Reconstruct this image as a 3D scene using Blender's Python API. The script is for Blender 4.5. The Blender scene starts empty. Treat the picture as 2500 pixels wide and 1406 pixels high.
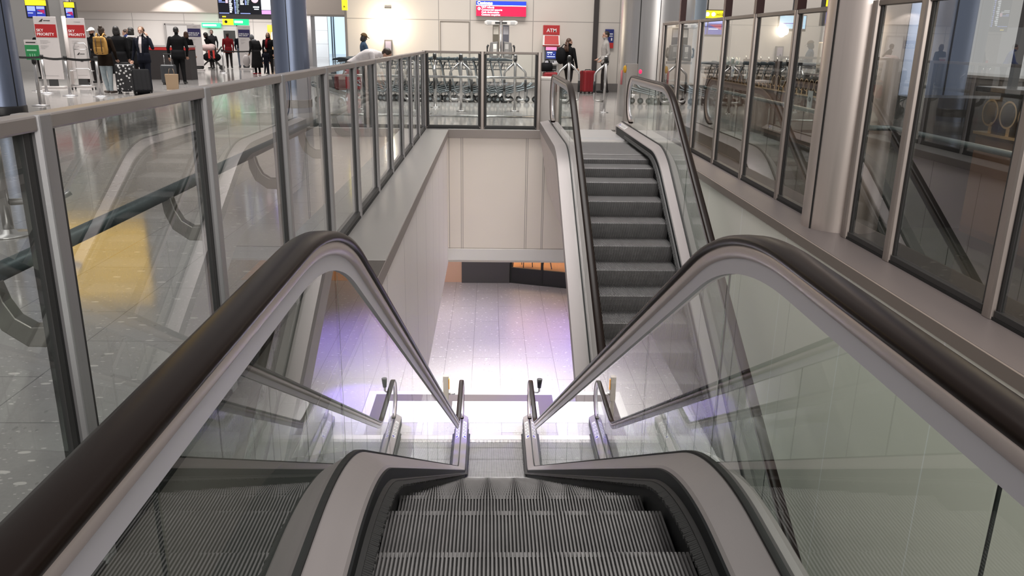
import bpy, math, random
import numpy as np
from mathutils import Matrix, Vector
random.seed(7)
SC = bpy.context.scene
COL = SC.collection
PI = math.pi
T30 = math.tan(math.radians(30))

# ---------------------------------------------------------------- camera
FPX, PITCH, YAW, ROLL = 1955.9, 0.29922456, 0.0300, 0.0165
def _axes():
    cy, sy, cp, sp = math.cos(YAW), math.sin(YAW), math.cos(PITCH), math.sin(PITCH)
    f0, r0, u0 = Vector((sy, cy, 0)), Vector((cy, -sy, 0)), Vector((0, 0, 1))
    fw = f0*cp-u0*sp; up = u0*cp+f0*sp
    return r0*math.cos(ROLL)+up*math.sin(ROLL), up*math.cos(ROLL)-r0*math.sin(ROLL), fw
_r, _u, _f = _axes()
cam_data = bpy.data.cameras.new('camera'); cam = bpy.data.objects.new('camera', cam_data); COL.objects.link(cam)
cam_data.sensor_fit = 'HORIZONTAL'; cam_data.sensor_width = 36; cam_data.lens = 36*FPX/2500
cam_data.clip_start = 0.02; cam_data.clip_end = 200
M = Matrix((_r, _u, -_f)).transposed().to_4x4(); M.translation = Vector((0, 0, 1.47)); cam.matrix_world = M
SC.camera = cam
# ---------------------------------------------------------------- world, exposure
SC.view_settings.view_transform = 'Standard'; SC.view_settings.look = 'None'; SC.view_settings.gamma = 1
SC.view_settings.use_curve_mapping = False
SC.view_settings.exposure = 0.0
SC.cycles.max_bounces = 10; SC.cycles.transparent_max_bounces = 40
SC.cycles.glossy_bounces = 5; SC.cycles.diffuse_bounces = 4; SC.cycles.sample_clamp_indirect = 6
SC.cycles.caustics_reflective = False; SC.cycles.caustics_refractive = False
try: SC.cycles.use_denoising = True
except Exception: pass
W = bpy.data.worlds.new('hall_ambient'); SC.world = W; W.use_nodes = True
W.node_tree.nodes['Background'].inputs[0].default_value = (1.0, 0.955, 0.94, 1)
W.node_tree.nodes['Background'].inputs[1].default_value = 0.42
# ---------------------------------------------------------------- lamps of the place, plus added fill lights
def area(name, loc, size, power, col=(1, 1, 1), rot=(0, 0, 0), spread=PI):
    l = bpy.data.lights.new(name, 'AREA'); l.shape = 'RECTANGLE'; l.size, l.size_y = size; l.energy = power; l.color = col; l.spread = spread
    o = bpy.data.objects.new(name, l); o.location = loc; o.rotation_euler = rot; COL.objects.link(o); return o
def spot(name, loc, power, col, rot, ang=60, blend=.5, rad=.1):
    l = bpy.data.lights.new(name, 'SPOT'); l.energy = power; l.color = col; l.spot_size = math.radians(ang); l.spot_blend = blend; l.shadow_soft_size = rad
    o = bpy.data.objects.new(name, l); o.location = loc; o.rotation_euler = rot; COL.objects.link(o); return o
def aim(loc, to): return (Vector(to)-Vector(loc)).to_track_quat('-Z', 'Y').to_euler()
DN = math.radians(96)                                          # ceiling fittings throw their light down in a cone
area('hall_light', (1.2, 11.2, 6.5), (3, 5), 150, (1, .96, .93), spread=math.radians(76))
area('hall_light', (2.0, 3.8, 6.5), (3, 4), 115, (1, .955, .92), spread=DN)
area('hall_light', (0.0, 20, 6.5), (7, 5), 560, (1, .96, .92), spread=DN)
area('hall_light', (-8.5, 7, 6.5), (7, 10), 150, (1, .97, .95), spread=DN)
area('hall_light', (-10.5, 23, 6.5), (8, 9), 880, (1, .96, .93), spread=DN)
area('back_wall_fill', (-.3, 22.6, 6.8), (7, .8), 120, (1, .955, .91), aim((-.3, 22.6, 6.8), (-.3, 25.5, 1.6)), spread=math.radians(110))  # added fill aimed at the cream wall, no fitting there
area('hall_light', (-12, 35, 6.5), (9, 6), 420, (1, .96, .93), spread=DN)
area('frontal_fill', (0.5, -9, 4.6), (9, 3), 1250, (1, .955, .91), (math.radians(76), 0, 0))  # added fill behind the camera, brightens faces turned towards it
area('check_in_light', (-14, 42.6, 2.5), (10, .8), 400, (1, .97, .95), (math.radians(20), 0, 0))
spot('bulkhead_downlight', (-15.3, 40.9, 3.75), 260, (1, .95, .9), (0, 0, 0), 112, .2, .04)
area('bulkhead_fill', (-13, 38, 7), (10, 1), 110, (1, .93, .86), aim((-13, 38, 7), (-13, 42, 3.2)), spread=math.radians(90))  # added wash to lift the bulkhead face, not a fitting
area('corridor_light', (-7.5, 48, 3.6), (3, 5), 130, (.86, .94, 1), spread=DN)
area('corridor_light', (-14.5, 61, 3.8), (4, 3), 450, (.86, .94, 1), (math.radians(50), 0, 0))
area('bar_light', (8.5, 15, 5.2), (4, 8), 55, (1, .90, .80), spread=DN)
area('bar_wall_fill', (9, 26.5, 5.5), (9, .8), 75, (1, .95, .9), aim((9, 26.5, 5.5), (9, 28.5, 2.5)), spread=math.radians(120))  # added fill to lift the beige wall behind the bar
# lower hall
area('lower_hall_light', (0.4, 14.9, -2.45), (2.2, 1.2), 165, (1, .98, .97), spread=math.radians(140))
area('lower_hall_light', (-2.6, 11.0, -2.45), (1.6, 4), 250, (1, .98, .97))
area('lower_hall_light', (-1.2, 19.6, -2.45), (2, 1.2), 95, (1, .93, .92))
area('cafe_light', (0.8, 25.2, -2.6), (4, 1.2), 150, (1, .60, .33))
area('cafe_light', (-2.2, 23.2, -2.5), (1.6, .5), 45, (1, .60, .36))
spot('violet_shop_light', (3.4, 17.4, -2.55), 640, (.30, .20, 1), (math.radians(4), math.radians(32), 0), 100, .8, .15)
spot('violet_shop_light', (3.5, 16.2, -3.3), 1700, (.20, .10, 1), aim((3.5, 16.2, -3.3), (1.25, 14.1, -5.3)), 36, .7, .1)

# ---------------------------------------------------------------- node helpers
def N(nt, typ, ins=None, **kw):
    n = nt.nodes.new(typ)
    for k, v in kw.items(): setattr(n, k, v)
    for k, v in (ins or {}).items():
        if isinstance(v, bpy.types.NodeSocket): nt.links.new(v, n.inputs[k])
        else: n.inputs[k].default_value = v
    return n
def mth(nt, op, a, b=0.0, c=None):
    ins = {0: a, 1: b}
    if c is not None: ins[2] = c
    return N(nt, 'ShaderNodeMath', ins, operation=op).outputs[0]
def mixc(nt, fac, a, b):
    n = nt.nodes.new('ShaderNodeMix'); n.data_type = 'RGBA'
    for k, v in ((0, fac), (6, a), (7, b)):
        if isinstance(v, bpy.types.NodeSocket): nt.links.new(v, n.inputs[k])
        else: n.inputs[k].default_value = v if k == 0 else (*v, 1)[:4]
    return n.outputs[2]
def objco(nt): return nt.nodes.new('ShaderNodeTexCoord').outputs['Object']
def mapped(nt, co, scale, loc=(0, 0, 0)): return N(nt, 'ShaderNodeMapping', {0: co, 1: loc, 3: scale}).outputs[0]
MATS = {}
def mat(name, col, rough=.5, metal=0.0, spec=.5, emit=None, es=1.0, coat=0.0):
    if name in MATS: return MATS[name]
    m = bpy.data.materials.new(name); m.use_nodes = True; b = m.node_tree.nodes['Principled BSDF']
    b.inputs['Base Color'].default_value = (*col, 1); b.inputs['Roughness'].default_value = rough; b.inputs['Metallic'].default_value = metal
    b.inputs['Specular IOR Level'].default_value = spec
    if coat: b.inputs['Coat Weight'].default_value = coat; b.inputs['Coat Roughness'].default_value = .05
    if emit: b.inputs['Emission Color'].default_value = (*emit, 1); b.inputs['Emission Strength'].default_value = es
    m.diffuse_color = (*col, 1); MATS[name] = m; return m
def bsdf(m): return m.node_tree.nodes['Principled BSDF']
def vary(m, scale, amt, stretch=(1, 1, 1), rough=0.0, bump=0.0):
    """soft noise variation of a colour (and roughness / relief) - brushed metal, fabric, plaster"""
    nt = m.node_tree; b = bsdf(m); c = tuple(b.inputs['Base Color'].default_value)[:3]
    nz = N(nt, 'ShaderNodeTexNoise', {'Vector': mapped(nt, objco(nt), stretch), 'Scale': scale, 'Detail': 3.0}).outputs[0]
    nt.links.new(mixc(nt, nz, tuple(x*(1-amt*1.6) for x in c), tuple(x*(1+amt*1.6) for x in c)), b.inputs['Base Color'])
    if rough: nt.links.new(mth(nt, 'MULTIPLY_ADD', nz, rough, b.inputs['Roughness'].default_value-rough/2), b.inputs['Roughness'])
    if bump: nt.links.new(N(nt, 'ShaderNodeBump', {'Strength': bump, 'Distance': .01, 'Height': nz}).outputs[0], b.inputs['Normal'])
    return m
def joint(nt, coord, pitch, width, off=0.0):
    f = mth(nt, 'FRACT', mth(nt, 'DIVIDE', mth(nt, 'ADD', coord, off+1000*pitch), pitch))
    d = mth(nt, 'ABSOLUTE', mth(nt, 'SUBTRACT', f, .5))
    return mth(nt, 'GREATER_THAN', d, .5-width/pitch/2)
def terrazzo(name, base, fleck, dark, px, py, rough, jw=.005, ox=0.0, oy=0.0, sc=1.0):
    m = mat(name, base, rough); nt = m.node_tree; b = bsdf(m); co = objco(nt)
    s = N(nt, 'ShaderNodeSeparateXYZ', {0: co}).outputs
    wn = N(nt, 'ShaderNodeTexNoise', {'Vector': co, 'Scale': 4.0*sc, 'Detail': 2.0})
    wco = N(nt, 'ShaderNodeVectorMath', {0: co, 1: N(nt, 'ShaderNodeVectorMath', {0: wn.outputs[1], 'Scale': .06}, operation='SCALE').outputs[0]}, operation='ADD').outputs[0]
    def fl(scale, thr, st):
        v = N(nt, 'ShaderNodeTexVoronoi', {'Vector': mapped(nt, wco, st), 'Scale': scale})
        rnd = N(nt, 'ShaderNodeSeparateColor', {0: v.outputs['Color']}).outputs
        return mth(nt, 'MULTIPLY', mth(nt, 'LESS_THAN', v.outputs['Distance'], mth(nt, 'MULTIPLY', rnd[0], thr)), mth(nt, 'GREATER_THAN', rnd[1], .35))
    c = mixc(nt, mth(nt, 'MULTIPLY', N(nt, 'ShaderNodeTexNoise', {'Vector': co, 'Scale': 60.0*sc, 'Detail': 4.0}).outputs[0], .9), tuple(x*.86 for x in base), tuple(x*1.14 for x in base))
    c = mixc(nt, mth(nt, 'MULTIPLY', fl(34*sc, .30, (1, 1.5, 1)), .45), c, fleck)
    c = mixc(nt, mth(nt, 'MULTIPLY', fl(9*sc, .26, (1, 2.3, 1)), .8), c, fleck)
    c = mixc(nt, mth(nt, 'MULTIPLY', fl(12*sc, .2, (1.8, 1, 1)), .5), c, dark)
    row = mth(nt, 'MODULO', mth(nt, 'FLOOR', mth(nt, 'DIVIDE', mth(nt, 'ADD', s[0], ox+1000*px), px)), 2.0)
    j = mth(nt, 'MAXIMUM', joint(nt, s[0], px, jw, ox), joint(nt, mth(nt, 'ADD', s[1], mth(nt, 'MULTIPLY', row, py/2)), py, jw, oy))
    c = mixc(nt, mth(nt, 'MULTIPLY', j, .75), c, tuple(x*.3 for x in base))
    nt.links.new(c, b.inputs['Base Color'])
    nt.links.new(mth(nt, 'MULTIPLY_ADD', wn.outputs[0], .1, rough-.05), b.inputs['Roughness'])
    return m
def panelled(name, base, lines, rough=.45, lw=.012, dark=.3):
    """flat coloured panels with shadow joints; lines = [(axis 0/1/2, position)]"""
    m = mat(name, base, rough); nt = m.node_tree; b = bsdf(m); co = objco(nt); s = N(nt, 'ShaderNodeSeparateXYZ', {0: co}).outputs
    tot = None
    for ax, p in lines:
        k = mth(nt, 'LESS_THAN', mth(nt, 'ABSOLUTE', mth(nt, 'SUBTRACT', s[ax], p)), lw/2)
        tot = k if tot is None else mth(nt, 'MAXIMUM', tot, k)
    nz = N(nt, 'ShaderNodeTexNoise', {'Vector': co, 'Scale': .8, 'Detail': 2.0}).outputs[0]
    c = mixc(nt, nz, tuple(x*.95 for x in base), tuple(min(1, x*1.05) for x in base))
    nt.links.new(mixc(nt, tot, c, tuple(min(1, x*dark) for x in base)), b.inputs['Base Color']); return m
def glassmat(name, tint, refl=1.0):
    """a clear sheet: Fresnel mirror of its two faces over a tinted see-through"""
    m = bpy.data.materials.new(name); m.use_nodes = True; nt = m.node_tree; nt.nodes.clear()
    fr = N(nt, 'ShaderNodeFresnel', {'IOR': 1.5}).outputs[0]
    two = mth(nt, 'DIVIDE', mth(nt, 'MULTIPLY', fr, 2.0), mth(nt, 'ADD', fr, 1.0))
    back = N(nt, 'ShaderNodeNewGeometry').outputs['Backfacing']
    front = mth(nt, 'SUBTRACT', 1.0, back)
    fac = mth(nt, 'MULTIPLY', mth(nt, 'MULTIPLY', two, front), refl)
    tr = N(nt, 'ShaderNodeBsdfTransparent', {0: mixc(nt, front, (1, 1, 1), tint)}).outputs[0]
    gl = N(nt, 'ShaderNodeBsdfGlossy', {'Color': (1, 1, 1, 1), 'Roughness': 0.0}).outputs[0]
    mx = N(nt, 'ShaderNodeMixShader', {0: fac, 1: tr, 2: gl}).outputs[0]
    out = nt.nodes.new('ShaderNodeOutputMaterial'); nt.links.new(mx, out.inputs[0]); MATS[name] = m; return m

# ---------------------------------------------------------------- mesh helpers
class MB:
    def __init__(s): s.v = []; s.f = []; s.m = []; s.s = []; s.xf = None
    def add(s, vs, fs, m=0, smooth=False):
        o = len(s.v)
        s.v += [tuple(s.xf @ Vector(p)) for p in vs] if s.xf else [tuple(p) for p in vs]
        s.f += [tuple(i+o for i in f) for f in fs]; s.m += [m]*len(fs); s.s += [smooth]*len(fs); return s
    def box(s, c, d, m=0, rot=None):
        x, y, z = (k/2 for k in d)
        P = [Vector(p) for p in ((-x,-y,-z),(x,-y,-z),(x,y,-z),(-x,y,-z),(-x,-y,z),(x,-y,z),(x,y,z),(-x,y,z))]
        if rot is not None: P = [rot @ p for p in P]
        return s.add([p+Vector(c) for p in P], [(0,3,2,1),(4,5,6,7),(0,1,5,4),(1,2,6,5),(2,3,7,6),(3,0,4,7)], m)
    def span(s, a, b, m=0): return s.box([(a[i]+b[i])/2 for i in range(3)], [abs(b[i]-a[i]) for i in range(3)], m)
    def loops(s, rings, m=0, smooth=True, cap=True, closed=False):
        n = len(rings[0]); vs = [p for r in rings for p in r]; fs = []
        k = len(rings)
        for i in range(k if closed else k-1):
            a, b = i*n, ((i+1) % k)*n
            for j in range(n): fs.append((a+j, a+(j+1) % n, b+(j+1) % n, b+j))
        s.add(vs, fs, m, smooth)
        if cap and not closed:
            s.add(rings[0], [tuple(range(n-1, -1, -1))], m); s.add(rings[-1], [tuple(range(n))], m)
        return s
    def tube(s, path, r, n=12, m=0, closed=False, cap=True):
        P = [Vector(p) for p in path]; k = len(P); rings = []; up = None
        R = r if isinstance(r, (list, tuple)) else [r]*k
        for i in range(k):
            if closed: t = P[(i+1) % k]-P[i-1]
            else: t = P[min(i+1, k-1)]-P[max(i-1, 0)]
            t.normalize()
            if up is None: up = Vector((0, 0, 1)) if abs(t.z) < .9 else Vector((1, 0, 0))
            a = t.cross(up); a.normalize(); b = a.cross(t); up = b
            rings.append([P[i]+(a*math.cos(q)+b*math.sin(q))*R[i] for q in (2*PI*j/n for j in range(n))])
        return s.loops(rings, m, True, cap, closed)
    def cyl(s, a, b, r, r2=None, n=20, m=0): return s.tube([a, b], [r, r if r2 is None else r2], n, m)
    def lathe(s, prof, c=(0, 0, 0), n=32, m=0, smooth=True, sx=1.0, sy=1.0):
        rings = [[(c[0]+r*sx*math.cos(2*PI*j/n), c[1]+r*sy*math.sin(2*PI*j/n), c[2]+z) for j in range(n)] for r, z in prof]
        return s.loops(rings, m, smooth, True)
    def ball(s, c, r, n=16, m=0, rot=None):
        r = (r, r, r) if isinstance(r, (int, float)) else r; rings = []
        for i in range(n//2+1):
            t = PI*i/(n//2); q = max(math.sin(t), .002)
            ring = [Vector((r[0]*q*math.cos(2*PI*j/n), r[1]*q*math.sin(2*PI*j/n), -r[2]*math.cos(t))) for j in range(n)]
            if rot is not None: ring = [rot @ p for p in ring]
            rings.append([p+Vector(c) for p in ring])
        return s.loops(rings, m, True, True)
    def prism(s, poly, d0, d1, axis=0, m=0):
        """polygon in the other two axes extruded along axis"""
        def P(u, v, w): return {0: (w, u, v), 1: (u, w, v), 2: (u, v, w)}[axis]
        n = len(poly); a = [P(u, v, d0) for u, v in poly]; b = [P(u, v, d1) for u, v in poly]
        return s.loops([a, b], m, False, True)
    def build(s, name, mats, parent=None, bevel=0.0, seg=2, recalc=True):
        me = bpy.data.meshes.new(name); me.from_pydata(s.v, [], s.f)
        for q in (mats if isinstance(mats, (list, tuple)) else [mats]): me.materials.append(q)
        me.polygons.foreach_set('material_index', s.m); me.polygons.foreach_set('use_smooth', s.s)
        if recalc:
            import bmesh
            bm = bmesh.new(); bm.from_mesh(me); bmesh.ops.remove_doubles(bm, verts=bm.verts, dist=1e-5)
            bmesh.ops.recalc_face_normals(bm, faces=bm.faces); bm.to_mesh(me); bm.free()
        me.update(); o = bpy.data.objects.new(name, me); COL.objects.link(o)
        if parent is not None: o.parent = parent
        if bevel:
            b = o.modifiers.new('b', 'BEVEL'); b.width = bevel; b.segments = seg; b.limit_method = 'ANGLE'; b.angle_limit = .7
        return o
def tag(o, label, cat, group=None):
    o['label'] = label; o['category'] = cat
    if group: o['group'] = group
    return o
def thing(name, label, cat, loc=(0, 0, 0), rz=0.0, group=None):
    o = bpy.data.objects.new(name, None); o.empty_display_size = .1; COL.objects.link(o); o.location = loc; o.rotation_euler = (0, 0, rz)
    return tag(o, label, cat, group)
def struct(o, label=None):
    o['kind'] = 'structure'
    if label: o['label'] = label
    return o
def dup(root, loc=None, rz=None, label=None):
    r = root.copy(); COL.objects.link(r)
    if loc is not None: r.location = loc
    if rz is not None: r.rotation_euler = (0, 0, rz)
    if label: r['label'] = label
    for ch in [c for c in root.children]:
        c = ch.copy(); COL.objects.link(c); c.parent = r
        for g in list(ch.children):
            d = g.copy(); COL.objects.link(d); d.parent = c
    return r
def text(name, body, size, m, parent, loc, rot=(PI/2, 0, 0), ext=.002, align='LEFT', bold=0.0, sx=1.0):
    cu = bpy.data.curves.new(name, 'FONT'); cu.body = body; cu.size = size; cu.extrude = ext; cu.align_x = align; cu.offset = bold; cu.resolution_u = 2
    o = bpy.data.objects.new(name+'_curve', cu); COL.objects.link(o)
    dg = bpy.context.evaluated_depsgraph_get(); me = bpy.data.meshes.new_from_object(o.evaluated_get(dg))
    bpy.data.objects.remove(o); me.name = name
    me.materials.clear(); me.materials.append(m)
    t = bpy.data.objects.new(name, me); COL.objects.link(t); t.parent = parent; t.location = loc; t.rotation_euler = rot; t.scale = (sx, 1, 1); return t
# ================================================================ materials
steel = vary(mat('brushed_steel', (.60, .585, .575), .33, 1.0), 3, .06, (8, 8, .25), .12)
postst = vary(mat('satin_post_steel', (.46, .45, .46), .38, .75), 3, .05, (20, 20, .3), .1)
railst = vary(mat('rail_steel', (.50, .46, .44), .42, .9), 6, .06, (1, .2, 1), .1)
chrome = mat('polished_chrome', (.78, .77, .76), .12, 1.0)
darkal = mat('dark_frame', (.035, .034, .034), .45, .2)
blackr = mat('black_rubber', (.012, .012, .012), .55)
gasket = mat('black_gasket', (.006, .006, .006), .6)
handm = mat('handrail_rubber', (.010, .0055, .004), .30, 0, .12)
mauve = vary(mat('mauve_aluminium', (.64, .555, .53), .38, .5), 2, .05, (4, .3, 1), .1)
deckm = vary(mat('deck_aluminium', (.315, .287, .285), .45, .3), 2.5, .05, (4, .4, 1), .1)
stripm = mat('grey_clamp_strip', (.62, .60, .64), .45, .3)
skirtm = vary(mat('black_skirt', (.010, .011, .012), .55, 0, .2), 3, .2, (1, .5, 1))
stepm = vary(mat('step_aluminium', (.245, .238, .238), .45, .4), 9, .18, (1, 1, 1), .15)
plate = vary(mat('landing_plate', (.66, .66, .67), .33, .8), 4, .05, (.4, 6, 1), .1)
glassf = glassmat('fence_glass', (.90, .94, .925))
glassb = glassmat('balustrade_glass', (.81, .90, .85))
ledgem = vary(mat('ledge_aluminium', (.40, .385, .37), .40, .55), 1.2, .06, (1, .5, 1), .16)
fasciam = vary(mat('fascia_taupe', (.30, .265, .245), .5, .25), 1, .05)
clad = panelled('truss_cladding', (.56, .495, .465), [(1, k) for k in (-1.9, -.6, 1.2, 3.0, 4.8, 6.6, 8.4)], .45, .008, .4)
white = mat('white_plastic', (.78, .76, .74), .45)
beige = mat('warm_white_wall', (.66, .61, .56), .6)
# ================================================================ setting
floorm = terrazzo('grey_terrazzo', (.285, .272, .262), (.60, .57, .54), (.14, .13, .125), .60, .90, .10, .006, .21, .24)
lowm = terrazzo('pale_terrazzo', (.42, .40, .40), (.86, .84, .82), (.13, .125, .125), .60, 2.4, .32, .010, .35, .1, .85)
b = MB()
b.span((-22, -3, -.12), (-1.2, 90, 0)); b.span((-1.2, 14.25, -.12), (2.95, 90, 0)); b.span((2.95, 20, -.12), (16, 90, 0)); b.span((2.95, 14.25, -.12), (3.3, 20, 0)); b.span((-1.2, -3, -.12), (2.95, -1.7, 0))
struct(b.build('floor', floorm, recalc=False), 'grey speckled stone floor of the upper hall')
b = MB(); b.span((2.95, -3, -.12), (16, 14.25, 0)); b.span((3.3, 14.25, -.12), (16, 20, 0)); struct(b.build('floor_bar', terrazzo('dark_bar_floor', (.036, .038, .034), (.12, .12, .11), (.03, .03, .03), .6, .9, .16, .006, .1, .1), recalc=False), 'dark polished floor of the bar behind the right glass screen')
b = MB()
for x0, x1, y0, y1 in ((-12, -.365, -4, 32), (-.365, .645, -4, 10.6), (-.365, .645, 12.86, 32), (.645, 1.115, -4, 32), (1.115, 2.125, -4, -1.0), (1.115, 2.125, 1.4, 32), (2.125, 9, -4, 32)): b.span((x0, y0, -5.5), (x1, y1, -5.32))
struct(b.build('floor_lower', lowm, recalc=False), 'pale stone floor of the lower hall lit violet and white')
b = MB()
for a, c in (((-12, -4, -2.42), (-.82, 32, -2.36)), ((-.82, 14.2, -2.42), (2.62, 32, -2.36)), ((2.62, -4, -2.42), (9, 32, -2.36))): b.span(a, c)
struct(b.build('ceiling_lower', beige), 'white ceiling of the lower hall')
pan_l = panelled('side_panels', (.86, .80, .785), [(1, -1.5+1.19*k) for k in range(14)], .45, .012, .35)
pan_f = panelled('end_panels', (.84, .77, .70), [(0, x) for x in (-.715, -.505, -.475, .63, .66, .93, .955)]+[(2, -2.12)], .5, .010, .4)
pan_r = panelled('right_panels', (.84, .825, .75), [(1, .35+1.25*k) for k in range(12)], .45, .011, 1.5)
b = MB(); b.span((-.80, -1.8, -2.40), (-.745, 14.06, -.10)); struct(b.build('wall_left', pan_l), 'pale panelled bulkhead along the left of the opening')
b = MB(); b.span((-.80, 14.05, -2.34), (2.60, 14.16, -.10)); struct(b.build('wall_far', pan_f), 'cream panelled wall closing the far end of the opening')
b = MB(); b.span((-.80, 14.035, -2.34), (2.60, 14.05, -2.13)); struct(b.build('trim_1', white), 'white band along the foot of the cream wall')
b = MB(); b.span((2.535, -1.8, -5.32), (2.60, 14.06, -.085)); struct(b.build('wall_right', pan_r), 'pale green-grey panelled wall right of the escalators')
# ledges around the opening
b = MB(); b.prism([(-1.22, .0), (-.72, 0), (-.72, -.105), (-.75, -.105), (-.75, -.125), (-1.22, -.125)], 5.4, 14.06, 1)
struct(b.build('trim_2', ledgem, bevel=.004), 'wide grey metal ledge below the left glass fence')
b = MB(); b.span((-.722, -1.8, -.108), (-.716, 14.0, -.004)); struct(b.build('trim_3', fasciam), 'taupe edge strip of the left ledge')
b = MB(); b.span((-1.22, 14.0, -.125), (.90, 14.27, .0)); b.span((.9, 14.0, -.14), (2.96, 14.27, -.03)); struct(b.build('trim_4', ledgem, bevel=.004), 'grey metal ledge at the far end')
b = MB(); b.span((-.72, 13.985, -.14), (.90, 13.998, -.004)); struct(b.build('trim_5', fasciam), 'taupe edge strip under the far fence')
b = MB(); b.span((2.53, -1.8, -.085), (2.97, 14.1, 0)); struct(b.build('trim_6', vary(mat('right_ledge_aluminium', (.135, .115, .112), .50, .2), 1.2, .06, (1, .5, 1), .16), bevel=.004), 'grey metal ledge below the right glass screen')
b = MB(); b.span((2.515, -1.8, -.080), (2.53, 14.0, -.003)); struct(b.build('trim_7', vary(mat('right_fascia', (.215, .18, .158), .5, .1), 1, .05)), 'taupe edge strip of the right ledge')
b = MB(); b.prism([(-1.22, .0), (-.72, 0), (-.72, -.105), (-.75, -.105), (-.75, -.125), (-1.22, -.125)], -1.8, 5.396, 1); struct(b.build('trim_20', vary(mat('shaded_ledge', (.085, .074, .066), .5, .2), 1.2, .06), bevel=.004), 'near part of the left ledge, darkened brown-grey for its shade')  # unlit near stretch: its shade is put into a darker ledge colour
# back wall of the upper hall
bw = panelled('back_wall_panels', (.68, .63, .575), [(2, 2.04), (0, -1.58), (0, -.63), (0, 1.27), (0, 3.9)], .55, .022, .5)
b = MB(); b.span((-4.36, 25.5, .24), (3.93, 25.8, 8)); struct(b.build('wall_back', bw), 'cream panelled wall behind the trolleys')
b = MB(); b.span((-4.40, 25.48, 0), (-4.33, 25.82, 8)); struct(b.build('trim_8', mat('corner_post', (.30, .28, .27), .4, .6)), 'grey metal corner at the left end of the cream wall')
b = MB(); b.span((-4.33, 25.46, 0), (3.93, 25.6, .25)); struct(b.build('baseboard_back', mat('skirting_grey', (.20, .185, .175), .4, .4)), 'dark grey skirting of the cream wall')
b = MB(); b.span((3.10, 25.44, .0), (3.25, 25.5, 8)); struct(b.build('trim_9', mat('dark_upright', (.045, .038, .036), .4)), 'dark vertical strip on the cream wall')
b = MB()
for x in (-1.53, -.66): b.span((x-.012, 25.485, .25), (x+.012, 25.5, 2.0))
b.span((-1.53, 25.485, 1.985), (-.66, 25.5, 2.01)); struct(b.build('door_1', mat('door_seam', (.25, .22, .19), .5)), 'flush door outline in the cream wall')
b = MB(); b.span((3.93, 25.5, 0), (4.02, 26.6, 8)); b.span((4.02, 28.5, 0), (16, 28.7, 8)); struct(b.build('wall_right_hall', beige), 'beige wall behind the bar')
# far left hall
whm = panelled('white_hall_panels', (.70, .66, .63), [(0, x) for x in (-18.9, -16.2, -14.4, -12.6, -10.7, -9.3, -8.1)]+[(2, 2.2)], .55, .03, .55)
b = MB(); b.span((-22, 45, 0), (-9.7, 45.2, 3.0)); struct(b.build('wall_left_hall', whm), 'white wall behind the queue of passengers')
b = MB(); b.span((-22, 41.8, 2.56), (-4.4, 42, 8)); b.span((-22, 42, 2.56), (-4.4, 46, 2.62)); struct(b.build('wall_bulkhead', mat('bulkhead_taupe', (.52, .46, .42), .6)), 'taupe bulkhead above the white wall')
b = MB(); b.span((-24, 34, 0), (-17.0, 34.2, 8)); struct(b.build('wall_check_in', mat('check_in_wall', (.60, .59, .57), .6)), 'white wall behind the check-in screens')
b = MB(); b.span((-16.98, 33.9, 0), (-16.75, 34.3, 8)); struct(b.build('trim_10', mat('bright_upright', (.80, .77, .73), .5)), 'pale upright beside the check-in screens')
# corridor past the steel column
cw = panelled('corridor_panels', (.76, .75, .75), [(2, 2.0), (2, 1.0)], .5, .03, .6)
b = MB(); b.span((-16.3, 66, 0), (-12.75, 66.2, 4)); struct(b.build('wall_corridor', cw), 'white corridor wall past the round column')
b = MB(); b.span((-9.75, 44.95, 0), (-9.55, 46, 3)); struct(b.build('trim_11', postst), 'steel jamb at the corridor mouth')
skyglow = mat('daylight_glazing', (.55, .75, .9), .3, emit=(.66, .86, 1.0), es=.95)
b = MB(); b.span((-15.8, 80, .0), (-13.0, 80.1, 4.5)); o = struct(b.build('window_1', skyglow), 'bright blue glass doors at the end of the corridor')
b = MB()
for x in (-15.7, -15.05, -14.85, -13.4): b.span((x-.06, 79.9, 0), (x+.06, 80, 4.4))
b.build('window_frame', mat('blue_grey_frame', (.22, .30, .38), .4, .5), o)
# doors in the white wall
for k, (x0, x1, z1, lab) in enumerate(((-17.2, -15.7, 2.0, 'grey door panel behind the passengers'), (-14.9, -13.4, 2.0, 'grey door with a dark window'), (-10.9, -9.9, 2.05, 'white door at the far end of the white wall'))):
    b = MB(); b.span((x0, 44.9, 0), (x1, 45.0, z1)); o = struct(b.build('door_%d' % (k+2), mat('door_grey_%d' % k, (.55, .53, .52), .5)), lab)
    b = MB()
    for x in (x0, x1): b.span((x-.05, 44.85, 0), (x+.05, 44.9, z1+.05))
    b.span((x0, 44.85, z1-.02), (x1, 44.9, z1+.06)); b.build('door_frame', mat('door_frame', (.34, .32, .31), .5), o)
    if k == 1:
        b = MB(); b.span((x0+.75, 44.86, 1.2), (x1-.15, 44.9, 1.75)); b.build('window', mat('dark_pane', (.05, .05, .05), .2), o)
# lower hall behind the wall
b = MB(); b.span((-12, 30, -5.32), (9, 30.2, -2.4)); struct(b.build('wall_lower_far', mat('warm_cafe_wall', (.62, .36, .20), .5)), 'warm orange wall of the lower hall')
b = MB(); b.span((-5.0, 22.55, -5.32), (-.80, 22.7, -2.4)); struct(b.build('wall_lower_left', mat('terracotta_wall', (.60, .37, .26), .45)), 'terracotta wall left of the dark counter')
b = MB(); b.span((-11.9, -4, -5.32), (-11.8, 30, -2.4)); struct(b.build('wall_lower_side', beige), 'pale side wall of the lower hall')
b = MB(); b.span((.62, 22.6, -5.319), (5, 30, -5.314)); struct(b.build('floor_cafe', vary(mat('warm_wood_floor', (.55, .33, .17), .4), 6, .15, (8, .4, 1))), 'warm wooden floor behind the black barriers')
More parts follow.
